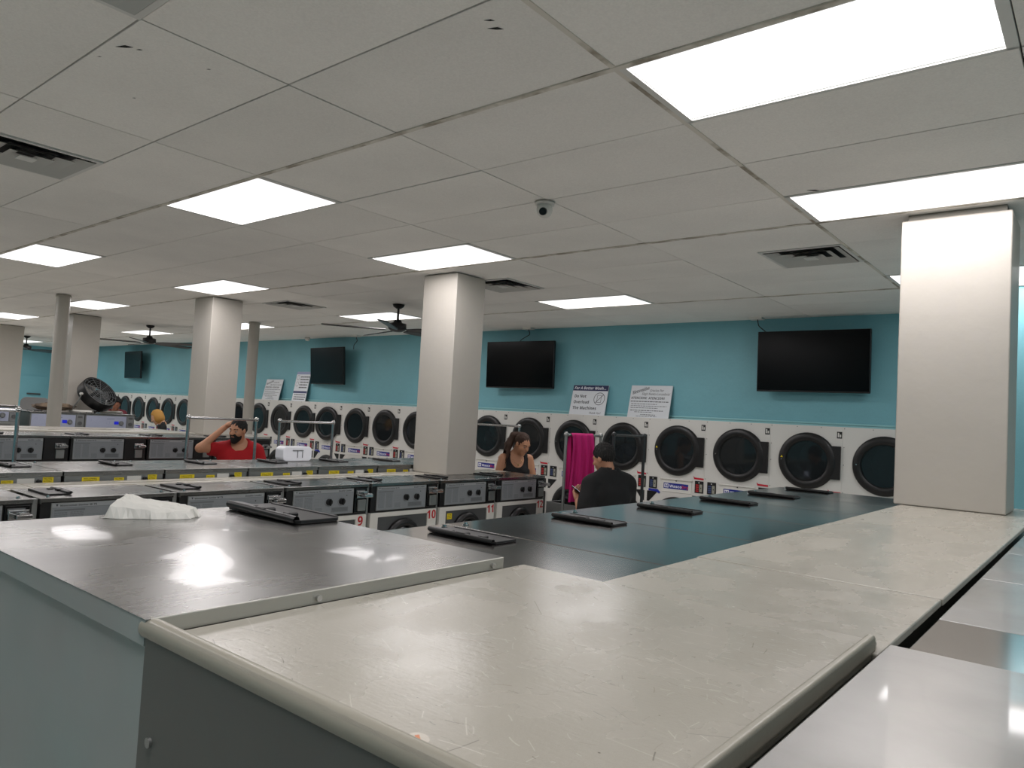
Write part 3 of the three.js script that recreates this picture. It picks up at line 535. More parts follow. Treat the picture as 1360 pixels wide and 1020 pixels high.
// island A (nearest): left row faces left, right row faces right, painted counter along the middle
{
  const big = makeWasher({ w: 0.87, d: 1.09, h: EYE - 0.35, kind: 'white', label: 'large steel-topped washer at the near left with white paper on it', group: 'washers of the near island', side: M.washerSide, lidIn: 0.06, lidZ: 0.31, lidScale: 1.0 });
  big.position.set(-1.725, 0, -0.995); big.rotation.y = -HALF;
  // its top sheet is slightly dished: a fine grid with shallow dents, a few millimetres deep
  {
    const g = new THREE.PlaneGeometry(0.885, 1.105, 120, 150), p = g.attributes.position; g.rotateX(-HALF);
    const ss = (t) => { t = Math.max(0, Math.min(1, t)); return t * t * (3 - 2 * t); };
    for (let i = 0; i < p.count; i++) {
      const lx = p.getX(i), lz = p.getZ(i), wx = -1.725 - lz, wz = -0.995 + lx;
      const s = -0.872 * wx - 0.49 * wz, q = -0.49 * wx + 0.872 * wz;   // along and across the dent
      const e = Math.min(lx + 0.4425, 0.4425 - lx, lz + 0.5525, 0.5525 - lz);
      let hgt = 0.0062 * ss((s - 1.60) / 0.52) * (1 - ss((s - 2.1) / 0.3)) * Math.exp(-((q - 0.01) ** 2) / 0.02);
      hgt += 0.0005 * (fbm(lx + 0.5, lz + 0.6, 5, 2, 777) - 0.5);
      p.setY(i, EYE - 0.3492 + hgt * ss(e / 0.12));
    }
    g.computeVertexNormals(); mesh('top_sheet', fin(g), M.steel, big);
  }
  // flange of the top sheet over the counter, with bolts, and over the end panel
  const fl = mesh('top_flange', [B2(-0.435, 0.435, EYE - 0.376, EYE - 0.349, -0.556, -0.549, 0.0015)], S(0xb8b7b0, { metalness: 0.75, roughness: 0.42 }), big);
  mesh('side_flange', B2(0.434, 0.4415, EYE - 0.392, EYE - 0.3495, -0.55, 0.56, 0.0015), M.washerSide, big);
  for (const x of [0.12, -0.39]) mesh('flange_bolt', cyl(0.006, 0.006, 0.008, x, EYE - 0.364, -0.559, 'z', 10), M.chrome, big);
  const mk = (z0, z1, xf, xb, y, turn, label, top, lz, extra = {}) => { const t = makeWasher({ w: Math.abs(z1 - z0) - 0.012, d: Math.abs(xf - xb), h: EYE + y, kind: 'white', label, group: 'washers of the near island', top, lidIn: 0.11, lidScale: 0.7, ...extra }); t.position.set((xf + xb) / 2, 0, (z0 + z1) / 2); t.rotation.y = turn; return t; };
  const zs = [-1.45, -1.94, -2.645, -3.345, -4.045, -4.745, -5.445];
  for (let k = 0; k < 6; k++) mk(zs[k], zs[k + 1], -1.87, -0.965, -0.40, -HALF, `dark steel washer top left of the painted counter, ${ORD[k]} from the near end`, M.steelDark, 0);
  mk(-0.60, -1.492, 0.62, -0.30, -0.372, HALF, 'bright steel washer top at the bottom right corner', M.steelHazy, 0, { lidIn: 0.7, lidZ: 0.3 });
  const zr = [-1.498, -1.95, -2.65, -3.35, -4.05, -4.75];
  for (let k = 0; k < 5; k++) mk(zr[k], zr[k + 1], 0.62, -0.296, -0.407, HALF, `steel washer top right of the black gap, ${ORD[k]} behind the corner washer`, k ? M.steelHazy : M.steelDark, 0);
  // painted counter over the services between the rows
  const t = thing('service_counter', 'long grey painted counter between the near washer rows', 'counter', [0, 0, 0]);
  mesh('core', B2(-0.90, -0.36, 0, EYE - 0.41, -5.45, -1.6, 0.002), M.endPanel, t);
  const y2 = EYE - 0.385, y1 = EYE - 0.374;
  const sh = (x0, x1, z0, z1, y, th, m) => sheetUV(B2(x0, x1, y - th, y, z0, z1, 0.004), x0, x1, z0, z1);
  const cm = [counterMat(counterTex(501, 620, [678, 988])), counterMat(counterTex(502, 520)), counterMat(counterTex(503, 300))];
  for (const m of cm) { m.bumpMap = counterBump; m.roughnessMap = counterRough; }
  mesh('counter_sheet', sh(-1.165, -0.33, -0.575, -1.505, y1, 0.011), cm[0], t);
  mesh('counter_sheet', sh(-0.952, -0.315, -1.45, -2.075, y2, 0.018), cm[1], t);
  mesh('counter_sheet', sh(-0.956, -0.312, -2.079, -3.42, y2 + 0.001, 0.018), cm[2], t);
  mesh('counter_sheet', sh(-0.958, -0.314, -3.423, -5.45, y2 - 0.001, 0.018), cm[2], t);
  // end of the island: dark panel under a rounded nosing, raised lip along the right edge
  mesh('end_panel', B2(-1.172, -0.305, 0, EYE - 0.37, -0.575, -0.553, 0.003), M.endPanel, t);
  mesh('nosing', [cyl(0.017, 0.017, 0.88, -0.745, EYE - 0.366, -0.566, 'x', 20), new THREE.SphereGeometry(0.017, 16, 12).toNonIndexed().translate(-1.185, EYE - 0.366, -0.566)], M.counterSide, t);
  mesh('edge_lip', B2(-0.342, -0.326, EYE - 0.40, EYE - 0.358, -1.48, -0.575, 0.006), M.counterSide, t);
  mesh('panel_screw', cyl(0.008, 0.008, 0.005, -1.13, EYE - 0.525, -0.551, 'z', 10), M.galv, t);
  mesh('side_panel', B2(-1.165, -1.15, 0, EYE - 0.39, -1.40, -0.58, 0), M.endPanel, t); mesh('side_panel', B2(-0.33, -0.315, 0, EYE - 0.40, -1.40, -0.58, 0), M.endPanel, t);
}
// crumpled white paper on the big washer
{
  const g = new THREE.PlaneGeometry(0.27, 0.2, 17, 12), p = g.attributes.position;
  for (let i = 0; i < p.count; i++) {
    let x = p.getX(i), y = p.getY(i); const u = x / 0.27 + 0.5, v = y / 0.2 + 0.5;
    let hgt = 0.062 * Math.pow(Math.max(0, 1 - Math.abs(v - 0.5) * 1.9), 0.45) * Math.max(0, 1.0 - 0.62 * u) + 0.006;
    hgt += 0.03 * (fbm(u, v, 5, 2, 901) - 0.3) * (0.3 + (1 - u)) + 0.006 * (fbm(u, v, 11, 2, 907) - 0.5);
    hgt *= Math.min(1, Math.min(u, 1 - u) * 22) * Math.min(1, Math.min(v, 1 - v) * 16);
    const nar = 1 - 0.55 * u * u;
    p.setXYZ(i, x + 0.03 * (fbm(u, v, 6, 2, 911) - 0.5), Math.max(0.0012, hgt), y * nar + 0.03 * (fbm(v, u, 6, 2, 913) - 0.5));
  }
  const g2 = g.toNonIndexed(); const back = g.clone(); { const q = back.attributes.position; for (let i = 0; i < q.count; i++) q.setY(i, Math.max(0.0004, q.getY(i) - 0.0008)); const ix = back.index.array; for (let k = 0; k < ix.length; k += 3) { const a = ix[k]; ix[k] = ix[k + 1]; ix[k + 1] = a; } }
  const both = merge([g2, back.toNonIndexed()]); both.computeVertexNormals();
  const m = single('crumpled_paper', both, S(0xe9e8e2, { roughness: 0.9, side: THREE.DoubleSide }), 'crumpled white paper lying on the near steel washer top', 'paper');
  m.position.set(-2.2, EYE - 0.3488, -1.05); m.rotation.y = 0.75; m.scale.set(0.84, 0.8, 1.0);
}

// island B: numbered white washers in front, taller backs with yellow stickers behind the counter
{
  const num = [null, null, null, '9', '10', '11', '12'];
  const labels = ['steel-topped washer cut off by the left edge behind the paper', 'steel-topped washer directly behind the white paper', 'steel-topped washer behind the near black lid', 'white washer numbered nine in red', 'white washer numbered ten in red', 'white washer numbered eleven in red with a yellow sticker', 'last white washer of the numbered row, beside the woman'];
  for (let k = 0; k < 7; k++) {
    const t = makeWasher({ w: 0.712, d: 0.46, h: EYE - 0.566, bandH: 0.228, filler: true, lidZ: -0.02, number: num[k], sticker: k === 5, label: labels[k], group: 'washers of the second island, front row', lidIn: 0.12 });
    t.position.set(-4.63, 0, -1.073 - 0.7535 * k); t.rotation.y = HALF;
  }
  const b0 = makeWasher({ w: 0.64, d: 0.74, h: EYE - 0.506, kind: 'back', label: 'x', group: 'washers of the second island, back row', backStickers: true, lidIn: 0.13, lidZ: 0.1 });
  for (let k = 0; k < 7; k++) {
    const l = `steel washer back with yellow stickers, ${ORD[k]} from the left edge`;
    const t = k ? clone(b0, l) : b0; t.userData.label = l; t.position.set(-5.61, 0, -1.537 - 0.6575 * k); t.rotation.y = -HALF;
  }
  const c = thing('service_counter', 'low beige counter strip between the second island washer rows', 'counter', [0, 0, 0]);
  const cm2 = counterMat(counterTex(504, 260));
  mesh('core', B2(-5.18, -4.88, 0, EYE - 0.595, -6.0, -0.7, 0.002), M.endPanel, c);
  for (const [a, b] of [[-0.7, -1.6], [-1.604, -3.1], [-3.104, -4.6], [-4.604, -6.0]]) mesh('counter_sheet', sheetUV(B2(-5.19, -4.872, EYE - 0.59, EYE - 0.569, b, a, 0.004), -5.19, -4.872, b, a), cm2, c);
}
// island C
{
  const nums = ['4', '5', '6', '7', '8'];
  for (let k = 0; k < 5; k++) {
    const t = makeWasher({ w: 0.735, d: 0.72, h: EYE - 0.42, kind: 'steel', number: nums[k], label: `steel front washer in the row behind the man in red, ${ORD[k]} from the left`, group: 'steel washers of the third island', lidIn: 0.13 });
    t.position.set(-8.36, 0, -1.76 - 0.752 * k); t.rotation.y = HALF;
  }
  const c = thing('service_counter', 'pale grey counter top behind the steel front washers', 'counter', [0, 0, 0]);
  mesh('core', B2(-9.7, -8.75, 0, EYE - 0.44, -5.6, -1.3, 0.002), M.endPanel, c);
  const cm3 = counterMat(counterTex(505, 200));
  mesh('counter_sheet', sheetUV(B2(-9.75, -8.735, EYE - 0.44, EYE - 0.405, -4.55, -1.3, 0.006), -9.75, -8.735, -4.55, -1.3), cm3, c);
  mesh('counter_sheet', sheetUV(B2(-9.75, -8.735, EYE - 0.455, EYE - 0.43, -5.6, -4.554, 0.006), -9.75, -8.735, -5.6, -4.554), cm3, c);
}
// island D: newer grey machines
{
  const names = ['tall grey washer at the left edge of the far row', 'grey washer with round dial behind the round pole', 'grey washer with blue display under the round fan'];
  const zz = [-3.52, -4.42, -5.2], hh = [EYE - 0.23, EYE - 0.305, EYE - 0.305];
  for (let k = 0; k < 3; k++) { const t = makeWasher({ w: 0.77, d: 0.85, h: hh[k], kind: 'new', label: names[k], group: 'newer washers of the far island', lidIn: 0.12 }); t.position.set(-13.22, 0, zz[k] + (k ? 0 : 0.02)); t.rotation.y = HALF; }
}

// ---------- floor fans standing on the far machines ----------
function floorFan(label, pos, turn) {
  const t = thing('floor_fan', label, 'fan', pos, turn, 'round fans on the far washers');
  const R = 0.29, tilt = -0.7, cy = 0.31;
  const head = new THREE.Group(); head.name = 'fan_head'; head.position.set(0, cy, 0); head.rotation.x = tilt; t.add(head);
  mesh('drum', lathe([[R, -0.085], [R + 0.012, -0.085], [R + 0.016, 0], [R + 0.012, 0.085], [R, 0.085], [R - 0.004, 0], [R, -0.085]], 48).rotateX(HALF), M.black, head);
  const wires = []; for (const zz of [-0.08, 0.08]) { for (let q = 1; q <= 6; q++) wires.push(tor(R * q / 6.2, 0.0035, 0, 0, zz, 36, 5)); for (let a = 0; a < 12; a++) { const g = cyl(0.0035, 0.0035, R, 0, R / 2, 0, 'y', 5); g.rotateZ(a * Math.PI / 6); g.translate(0, 0, zz); wires.push(g); } }
  mesh('grille', wires, M.midGrey, head);
  mesh('motor', cyl(0.06, 0.075, 0.13, 0, 0, -0.01, 'z', 20), M.blackMatt, head);
  const bs = new THREE.Shape(); bs.moveTo(0.02, -0.03); bs.quadraticCurveTo(0.14, -0.13, 0.26, -0.06); bs.lineTo(0.25, 0.06); bs.quadraticCurveTo(0.12, 0.04, 0.02, 0.03); bs.closePath();
  for (let k = 0; k < 3; k++) { const m = mesh('blade', extr(bs, 0.004), M.darkGrey, head); m.rotation.set(0.35, 0, k * Math.PI * 2 / 3, 'ZXY'); }
  for (const s of [-1, 1]) {
    mesh('leg', tube([V(s * (R + 0.03), cy, 0), V(s * (R + 0.035), 0.2, -0.04), V(s * (R + 0.02), 0.022, -0.2)], 0.013, 12, 8), M.galv, t);
    mesh('foot', tube([V(s * (R + 0.02), 0.024, -0.22), V(s * (R + 0.03), 0.018, 0), V(s * (R + 0.02), 0.024, 0.24)], 0.022, 16, 8), M.white, t);
    mesh('pivot', cyl(0.02, 0.02, 0.05, s * (R + 0.03), cy, 0, 'x', 12), M.white, t);
  }
  mesh('cross_bar', tube([V(-R - 0.02, 0.022, -0.2), V(0, 0.018, -0.22), V(R + 0.02, 0.022, -0.2)], 0.012, 12, 8), M.black, t);
  return t;
}
floorFan('round black fan tilted up on the washer with blue display', [-13.2, EYE - 0.305, -5.12], 2.0);
floorFan('round black fan at the left edge on the tall washer', [-13.2, EYE - 0.23, -3.3], 2.0);
{
  // grey chair back and a cloth bag behind the pole
  const c = thing('plastic_chair', 'grey rounded chair back standing behind the far washers', 'chair', [-14.3, 0, -4.55], 1.2);
  const s = rrShape(0.42, 0.5, 0.09); const g = extr(s, 0.02, 0.006); g.rotateX(-0.12); g.translate(0, 1.46, -0.2);
  mesh('backrest', g, S(0x8f9090, { roughness: 0.6 }), c);
  mesh('seat', B2(-0.22, 0.22, 1.14, 1.17, -0.2, 0.22, 0.012), S(0x8f9090, { roughness: 0.6 }), c);
  for (const [x, z] of [[-0.19, -0.18], [0.19, -0.18], [-0.19, 0.19], [0.19, 0.19]]) mesh('leg', cyl(0.014, 0.014, 1.15, x, 0.575, z, 'y', 10), M.galv, c);
  const b = lump('cloth_bag', -13.25, EYE - 0.305 + 0.076, -4.5, [0.13, 0.062, 0.3], [0x7a6a58, 0x54483c], 'brown cloth bundle lying on the grey washer behind the pole'); b.userData.category = 'bag';
  // white plastic hamper on the second island
  const h = thing('plastic_hamper', 'white plastic hamper with rounded corners beside the man in red', 'hamper', [-5.8, EYE - 0.506, -3.97], HALF); h.scale.setScalar(0.94);
  const hs = extr(rrShape(0.31, 0.125, 0.035), 0.12, 0.008); hs.translate(0, 0.072, -0.06); mesh('tub', hs, S(0xe8eaf0, { roughness: 0.35 }), h);
  mesh('handle', [B2(-0.06, 0.06, 0.105, 0.111, 0.068, 0.076, 0.002), B2(-0.006, 0, 0.035, 0.11, 0.068, 0.074, 0.002), B2(0.05, 0.056, 0.035, 0.11, 0.068, 0.074, 0.002)], M.midGrey, h);
}

// ---------- laundry carts with hanging racks ----------
function cart(label, x, z, turn, w, top, o = {}) {
  const t = thing('laundry_cart', label, 'laundry cart', [x, 0, z], turn, 'wheeled laundry carts');
  const d = 0.45, by = o.by ?? 0.42, bt = o.bt ?? 0.78, r = 0.013;
  for (const [px, pz] of [[-1, -1], [1, -1], [-1, 1], [1, 1]]) { mesh('caster', [cyl(0.045, 0.045, 0.025, px * (w / 2 - 0.04), 0.045, pz * (d / 2 - 0.04), 'x', 16), B(0.03, 0.05, 0.03, px * (w / 2 - 0.04), 0.1, pz * (d / 2 - 0.04), 0.003)], M.black, t); mesh('upright', cyl(r, r, bt - 0.1, px * (w / 2 - 0.02), (bt + 0.1) / 2, pz * (d / 2 - 0.02), 'y', 10), M.chrome, t); }
  if (o.solid) mesh('basket', [B2(-w / 2, w / 2, by, bt, d / 2 - 0.012, d / 2, 0.004), B2(-w / 2, w / 2, by, bt, -d / 2, -d / 2 + 0.012, 0.004), B2(-w / 2, -w / 2 + 0.012, by, bt, -d / 2, d / 2, 0.004), B2(w / 2 - 0.012, w / 2, by, bt, -d / 2, d / 2, 0.004), B2(-w / 2, w / 2, by, by + 0.012, -d / 2, d / 2, 0.004)], M.cabinetSteel, t);
  else {
    const wr = []; for (let k = 0; k <= 10; k++) { const q = -w / 2 + w * k / 10; for (const s of [-1, 1]) wr.push(cyl(0.003, 0.003, bt - by, q, (bt + by) / 2, s * d / 2, 'y', 5)); wr.push(cyl(0.003, 0.003, d, q, by, 0, 'z', 5)); }
    for (let k = 0; k <= 6; k++) for (const s of [-1, 1]) wr.push(cyl(0.003, 0.003, bt - by, s * w / 2, (bt + by) / 2, -d / 2 + d * k / 6, 'y', 5));
    for (let k = 0; k <= 3; k++) { const y = by + (bt - by) * k / 3; for (const s of [-1, 1]) { wr.push(cyl(0.004, 0.004, w, 0, y, s * d / 2, 'x', 6)); wr.push(cyl(0.004, 0.004, d, s * w / 2, y, 0, 'z', 6)); } }
    mesh('wire_basket', wr, M.chrome, t).userData.kind = 'stuff';
  }
  const rz = o.rz ?? 0;
  for (const s of [-1, 1]) { if (o.one && s > 0) continue; mesh('rack_post', cyl(0.015, 0.015, top - 0.15, s * (w / 2), (top + 0.15) / 2, rz, 'y', 12), o.pm || M.chrome, t); mesh('rack_knob', new THREE.SphereGeometry(0.024, 14, 10).translate(s * (w / 2), top, rz), o.pm || M.chrome, t); }
  mesh('rack_bar', cyl(0.0125, 0.0125, w, 0, top - 0.005, rz, 'x', 12), o.pm || M.chrome, t);
  return t;
}
cart('chrome rack cart in front of the man in red', -6.72, -3.78, HALF, 0.71, EYE - 0.162);
cart('chrome rack cart behind the white hamper', -6.74, -4.76, HALF, 0.68, EYE - 0.165);
cart('chrome rack cart at the left edge', -6.78, -1.68, HALF, 0.74, EYE - 0.155);
cart('chrome rack cart between the middle column and the woman', -6.0, -6.95, 0.72, 0.7, EYE - 0.1);
const pinkCart = cart('steel bin cart with a pole and the pink towel', -3.93, -5.92, Math.atan2(0.45, 0.08), 0.48, EYE - 0.13, { solid: true, by: 0.55, bt: EYE - 0.78, pm: M.galv });
cart('dark rack cart behind the man in black', -3.68, -6.35, 1.05, 0.34, EYE - 0.11, { pm: S(0x4b4d4e, { metalness: 0.8, roughness: 0.35 }) });

// ---------- people: joints with radii, joined by a smooth minimum and meshed ----------
function surfaceNets(f, lo, hi, cell) {
  const nx = Math.ceil((hi[0] - lo[0]) / cell) + 1, ny = Math.ceil((hi[1] - lo[1]) / cell) + 1, nz = Math.ceil((hi[2] - lo[2]) / cell) + 1;
  const val = new Float32Array(nx * ny * nz), id = (i, j, k) => (k * ny + j) * nx + i;
  for (let k = 0; k < nz; k++) for (let j = 0; j < ny; j++) for (let i = 0; i < nx; i++) val[id(i, j, k)] = f(lo[0] + i * cell, lo[1] + j * cell, lo[2] + k * cell);
  const vid = new Int32Array(nx * ny * nz).fill(-1), pos = [], idx = [];
  const E = [[0, 1], [2, 3], [4, 5], [6, 7], [0, 2], [1, 3], [4, 6], [5, 7], [0, 4], [1, 5], [2, 6], [3, 7]];
  for (let k = 0; k < nz - 1; k++) for (let j = 0; j < ny - 1; j++) for (let i = 0; i < nx - 1; i++) {
    const c = []; let m = 0; for (let q = 0; q < 8; q++) { const v = val[id(i + (q & 1), j + ((q >> 1) & 1), k + (q >> 2))]; c.push(v); if (v < 0) m |= 1 << q; }
    if (m === 0 || m === 255) continue;
    let x = 0, y = 0, z = 0, n = 0;
    for (const [a, b] of E) { if ((c[a] < 0) === (c[b] < 0)) continue; const t = c[a] / (c[a] - c[b]); x += (a & 1) + t * ((b & 1) - (a & 1)); y += ((a >> 1) & 1) + t * (((b >> 1) & 1) - ((a >> 1) & 1)); z += (a >> 2) + t * ((b >> 2) - (a >> 2)); n++; }
    vid[id(i, j, k)] = pos.length / 3; pos.push(lo[0] + (i + x / n) * cell, lo[1] + (j + y / n) * cell, lo[2] + (k + z / n) * cell);
  }
  const quad = (a, b, c, d, flip) => { if (a < 0 || b < 0 || c < 0 || d < 0) return; if (flip) idx.push(a, c, b, a, d, c); else idx.push(a, b, c, a, c, d); };
  for (let k = 1; k < nz - 1; k++) for (let j = 1; j < ny - 1; j++) for (let i = 1; i < nx - 1; i++) {
    const v = val[id(i, j, k)] < 0;
    if (v !== val[id(i + 1, j, k)] < 0) quad(vid[id(i, j - 1, k - 1)], vid[id(i, j, k - 1)], vid[id(i, j, k)], vid[id(i, j - 1, k)], !v);
    if (v !== val[id(i, j + 1, k)] < 0) quad(vid[id(i - 1, j, k - 1)], vid[id(i - 1, j, k)], vid[id(i, j, k)], vid[id(i, j, k - 1)], !v);
    if (v !== val[id(i, j, k + 1)] < 0) quad(vid[id(i - 1, j - 1, k)], vid[id(i, j - 1, k)], vid[id(i, j, k)], vid[id(i - 1, j, k)], !v);
  }
  const g = new THREE.BufferGeometry(); g.setAttribute('position', new THREE.Float32BufferAttribute(pos, 3)); g.setIndex(idx); g.computeVertexNormals(); return fin(g);
}
const smin = (a, b, k) => { const h = Math.max(0, k - Math.abs(a - b)) / k; return Math.min(a, b) - h * h * k * 0.25; };
function cap(x, y, z, a, b, ra, rb) {
  const bx = b.x - a.x, by = b.y - a.y, bz = b.z - a.z, px = x - a.x, py = y - a.y, pz = z - a.z;
  const t = Math.max(0, Math.min(1, (px * bx + py * by + pz * bz) / (bx * bx + by * by + bz * bz + 1e-9)));
  return Math.hypot(px - t * bx, py - t * by, pz - t * bz) - (ra + (rb - ra) * t);
}
const ell = (x, y, z, cx, cy, cz, rx, ry, rz) => { const a = (x - cx) / rx, b = (y - cy) / ry, c = (z - cz) / rz, k = Math.hypot(a, b, c); return (k - 1) * Math.min(rx, ry, rz); };
// head, facing +z, origin at its middle; chin at -0.115, crown at +0.115
function headField(x, y, z) {
  let d = ell(x, y, z, 0, 0.026, -0.012, 0.075, 0.09, 0.096);
  d = smin(d, ell(x, y, z, 0, -0.045, 0.022, 0.057, 0.068, 0.066), 0.035);
  d = smin(d, cap(x, y, z, V0(0, 0.02, 0.082), V0(0, -0.022, 0.103), 0.008, 0.013), 0.014);
  d = smin(d, cap(x, y, z, V0(-0.036, 0.026, 0.074), V0(0.036, 0.026, 0.074), 0.011, 0.011), 0.016);
  for (const s of [-1, 1]) {
    d = -smin(-d, Math.hypot(x - s * 0.031, y - 0.004, z - 0.098) - 0.015, 0.012);
    d = smin(d, ell(x, y, z, s * 0.042, -0.028, 0.05, 0.02, 0.022, 0.022), 0.02);
    d = Math.min(d, ell(x, y, z, s * 0.078, -0.002, -0.008, 0.011, 0.032, 0.02));
  }
  d = smin(d, cap(x, y, z, V0(-0.018, -0.058, 0.078), V0(0.018, -0.058, 0.078), 0.008, 0.008), 0.01);
  d = smin(d, Math.hypot(x, y + 0.098, z - 0.066) - 0.018, 0.02);
  d = smin(d, cap(x, y, z, V0(0, -0.04, -0.03), V0(0, -0.165, -0.045), 0.053, 0.056), 0.025);
  return d;
}
const vc = {}; function V0(x, y, z) { const k = x + ',' + y + ',' + z; return vc[k] ??= { x, y, z }; }
// hand: fingers along +y, thumb on the +x side, palm looks to +z
function handGeo(curl, side) {
  const fingers = [];
  const L = [0.072, 0.08, 0.074, 0.056];
  for (let i = 0; i < 4; i++) { let p = V(0.030 - 0.0205 * i, 0.086 - (i === 3 ? 0.008 : 0), 0), a = 0.15; const seg = [0.45, 0.32, 0.23]; for (let q = 0; q < 3; q++) { a += curl * (q === 0 ? 0.8 : 1); const n = p.clone().add(V(0, Math.cos(a) * L[i] * seg[q], Math.sin(a) * L[i] * seg[q])); fingers.push([p, n, 0.0095 - 0.0008 * q, 0.0088 - 0.0009 * q]); p = n; } }
  const t0 = V(0.028, 0.018, 0.006), t1 = V(0.055, 0.05, 0.018), t2 = V(0.06, 0.082, 0.018 + 0.018 * curl); fingers.push([t0, t1, 0.014, 0.011], [t1, t2, 0.0105, 0.0085]);
  const g = surfaceNets((x, y, z) => {
    let d = Math.hypot(Math.max(Math.abs(x) - 0.03, 0), Math.max(Math.abs(y - 0.044) - 0.036, 0), Math.max(Math.abs(z) - 0.004, 0)) - 0.011;
    d = smin(d, cap(x, y, z, V0(0, -0.04, 0), V0(0, 0.02, 0), 0.027, 0.03), 0.02);
    let m = 1; for (const [a, b, ra, rb] of fingers) m = Math.min(m, cap(x, y, z, a, b, ra, rb));
    return smin(d, m, 0.006);
  }, [-0.06, -0.075, -0.035], [0.085, 0.19, 0.11], 0.0045);
  if (side < 0) { g.scale(-1, 1, 1); const p = g.attributes.position, n = g.attributes.normal; for (let i = 0; i < p.count; i += 3) for (const at of [p, n]) { const a = [at.getX(i + 1), at.getY(i + 1), at.getZ(i + 1)]; at.setXYZ(i + 1, at.getX(i + 2), at.getY(i + 2), at.getZ(i + 2)); at.setXYZ(i + 2, ...a); } }
  return g;
}
const handCache = {};
function person(o) {
  // o: label, pos, turn, scale, lean, head {yaw, pitch, roll}, arms {R:[elbow,wrist], L:[elbow,wrist]}, skin, shirt, sleeves, hair ...
  const t = thing('person', o.label, 'person', o.pos, o.turn); t.scale.setScalar(o.scale ?? 1);
  const cell = o.cell ?? 0.014, lean = o.lean ?? 0;
  const up = (x, y, z) => { const p = V(x, y - 0.95, z); p.applyAxisAngle(V(1, 0, 0), lean); return p.add(V(0, 0.95, 0)); };
  const J = { pel: V(0, 0.95, 0), waist: up(0, 1.09, 0), chest: up(0, 1.28, 0.0), neck: up(0, 1.455, -0.015), head: up(0, 1.605, 0.025) };
  const bw = o.build ?? 1;
  const q = new THREE.Quaternion().setFromEuler(new THREE.Euler((o.head?.pitch ?? 0) + lean * 0.6, o.head?.yaw ?? 0, o.head?.roll ?? 0, 'YXZ'));
  const toHead = (v) => v.clone().sub(V(0, -0.13, -0.04)).applyQuaternion(q).add(J.neck).add(V(0, 0.02, 0));
  const sk = S(o.skin, { roughness: 0.55 });
  const bones = [];
  for (const s of [1, -1]) {
    const k = s > 0 ? 'L' : 'R', sh = up(s * 0.172 * bw, 1.40 - (bw - 1) * 0.16, -0.01), arm = o.arms[k];
    const el = arm[0], wr = arm[1];
    J['sh' + k] = sh; J['el' + k] = el; J['wr' + k] = wr;
    bones.push([sh, el, 0.052 * bw, 0.041 * bw, 'arm'], [el, wr, 0.041 * bw, 0.029 * bw, 'arm']);
    const hip = V(s * 0.09, 0.9, 0), kn = V(s * 0.1, 0.49, 0.025), an = V(s * 0.1, 0.08, -0.015);
    bones.push([hip, kn, 0.083 * bw, 0.058 * bw, 'leg'], [kn, an, 0.056 * bw, 0.04, 'leg'], [an, V(s * 0.11, 0.035, 0.12), 0.036, 0.028, 'leg']);
  }
  const inv = new THREE.Quaternion().setFromAxisAngle(V(1, 0, 0), -lean), tv = V(0, 0, 0);
  const torso = (x, y, z) => {
    tv.set(x, y - 0.95, z).applyQuaternion(inv); const X = tv.x / bw, Y = tv.y + 0.95, Z = tv.z / bw / 0.68;
    let d = cap(X, Y, Z, V0(0, 1.0, 0), V0(0, 1.12, 0), 0.128, 0.118);
    d = smin(d, cap(X, Y, Z, V0(-0.05, 1.27, 0), V0(0.05, 1.27, 0), 0.122, 0.122), 0.08);
    d = smin(d, cap(X, Y, Z, V0(-0.12, 1.375, -0.01), V0(0.12, 1.375, -0.01), 0.062, 0.062), 0.07);
    d = smin(d, cap(X, Y, Z, V0(-0.06, 0.93, 0), V0(0.06, 0.93, 0), 0.118, 0.118), 0.08);
    for (const s of [-1, 1]) d = smin(d, cap(X, Y, Z, V0(s * 0.03, 1.455, -0.03), V0(s * 0.13, 1.405, -0.03), 0.05, 0.045), 0.04);
    if (o.bust) for (const s of [-1, 1]) d = smin(d, Math.hypot(X - s * 0.07, Y - 1.25, Z - 0.115) - 0.06, 0.05);
    d = smin(d, cap(X, Y, Z, V0(0, 1.40, -0.015), V0(0, 1.48, -0.02), 0.07, 0.056), 0.04);
    return d * 0.85 * bw;
  };
  const bodyF = (x, y, z) => { let d = torso(x, y, z); for (const b of bones) d = smin(d, cap(x, y, z, b[0], b[1], b[2], b[3]), b[4] === 'arm' ? 0.03 : 0.035); return d; };
  const box = new THREE.Box3(); for (const k of Object.values(J)) box.expandByPoint(k); box.expandByPoint(V(0, 0, 0.2)); box.expandByPoint(V(0.24, 0.9, -0.2)); box.expandByPoint(V(-0.24, 0.9, 0.1)); box.expandByScalar(0.11); box.min.y = -0.02; box.max.y = Math.max(J.neck.y + 0.05, J.wrR.y + 0.06, J.wrL.y + 0.06, J.elR.y + 0.07);
  const lo = box.min.toArray(), hi = box.max.toArray();
  const parts = [surfaceNets(bodyF, lo, hi, cell)];
  const hg = surfaceNets(headField, [-0.11, -0.19, -0.13], [0.11, 0.135, 0.135], o.far ? 0.009 : 0.0055);
  const mHead = new THREE.Matrix4().compose(toHead(V(0, 0, 0)), q, V(1, 1, 1));
  parts.push(hg.applyMatrix4(mHead));
  for (const k of ['L', 'R']) {
    const h = o.hands?.[k] ?? {}; const dir = J['wr' + k].clone().sub(J['el' + k]).normalize(); if (h.dir) dir.copy(h.dir).normalize();
    const palm = (h.palm ?? V(k === 'L' ? -1 : 1, 0, 0)).clone(); palm.addScaledVector(dir, -palm.dot(dir)).normalize();
    const side = k === 'L' ? 1 : -1, th = new THREE.Vector3().crossVectors(dir, palm);
    // right-handed frame: x = dir x palm
    const curl = h.curl ?? 0.35; const key = curl + ',' + (h.mir ? -1 : 1) * side; const g = (handCache[key] ??= handGeo(curl, (h.mir ? -1 : 1) * side)).clone();
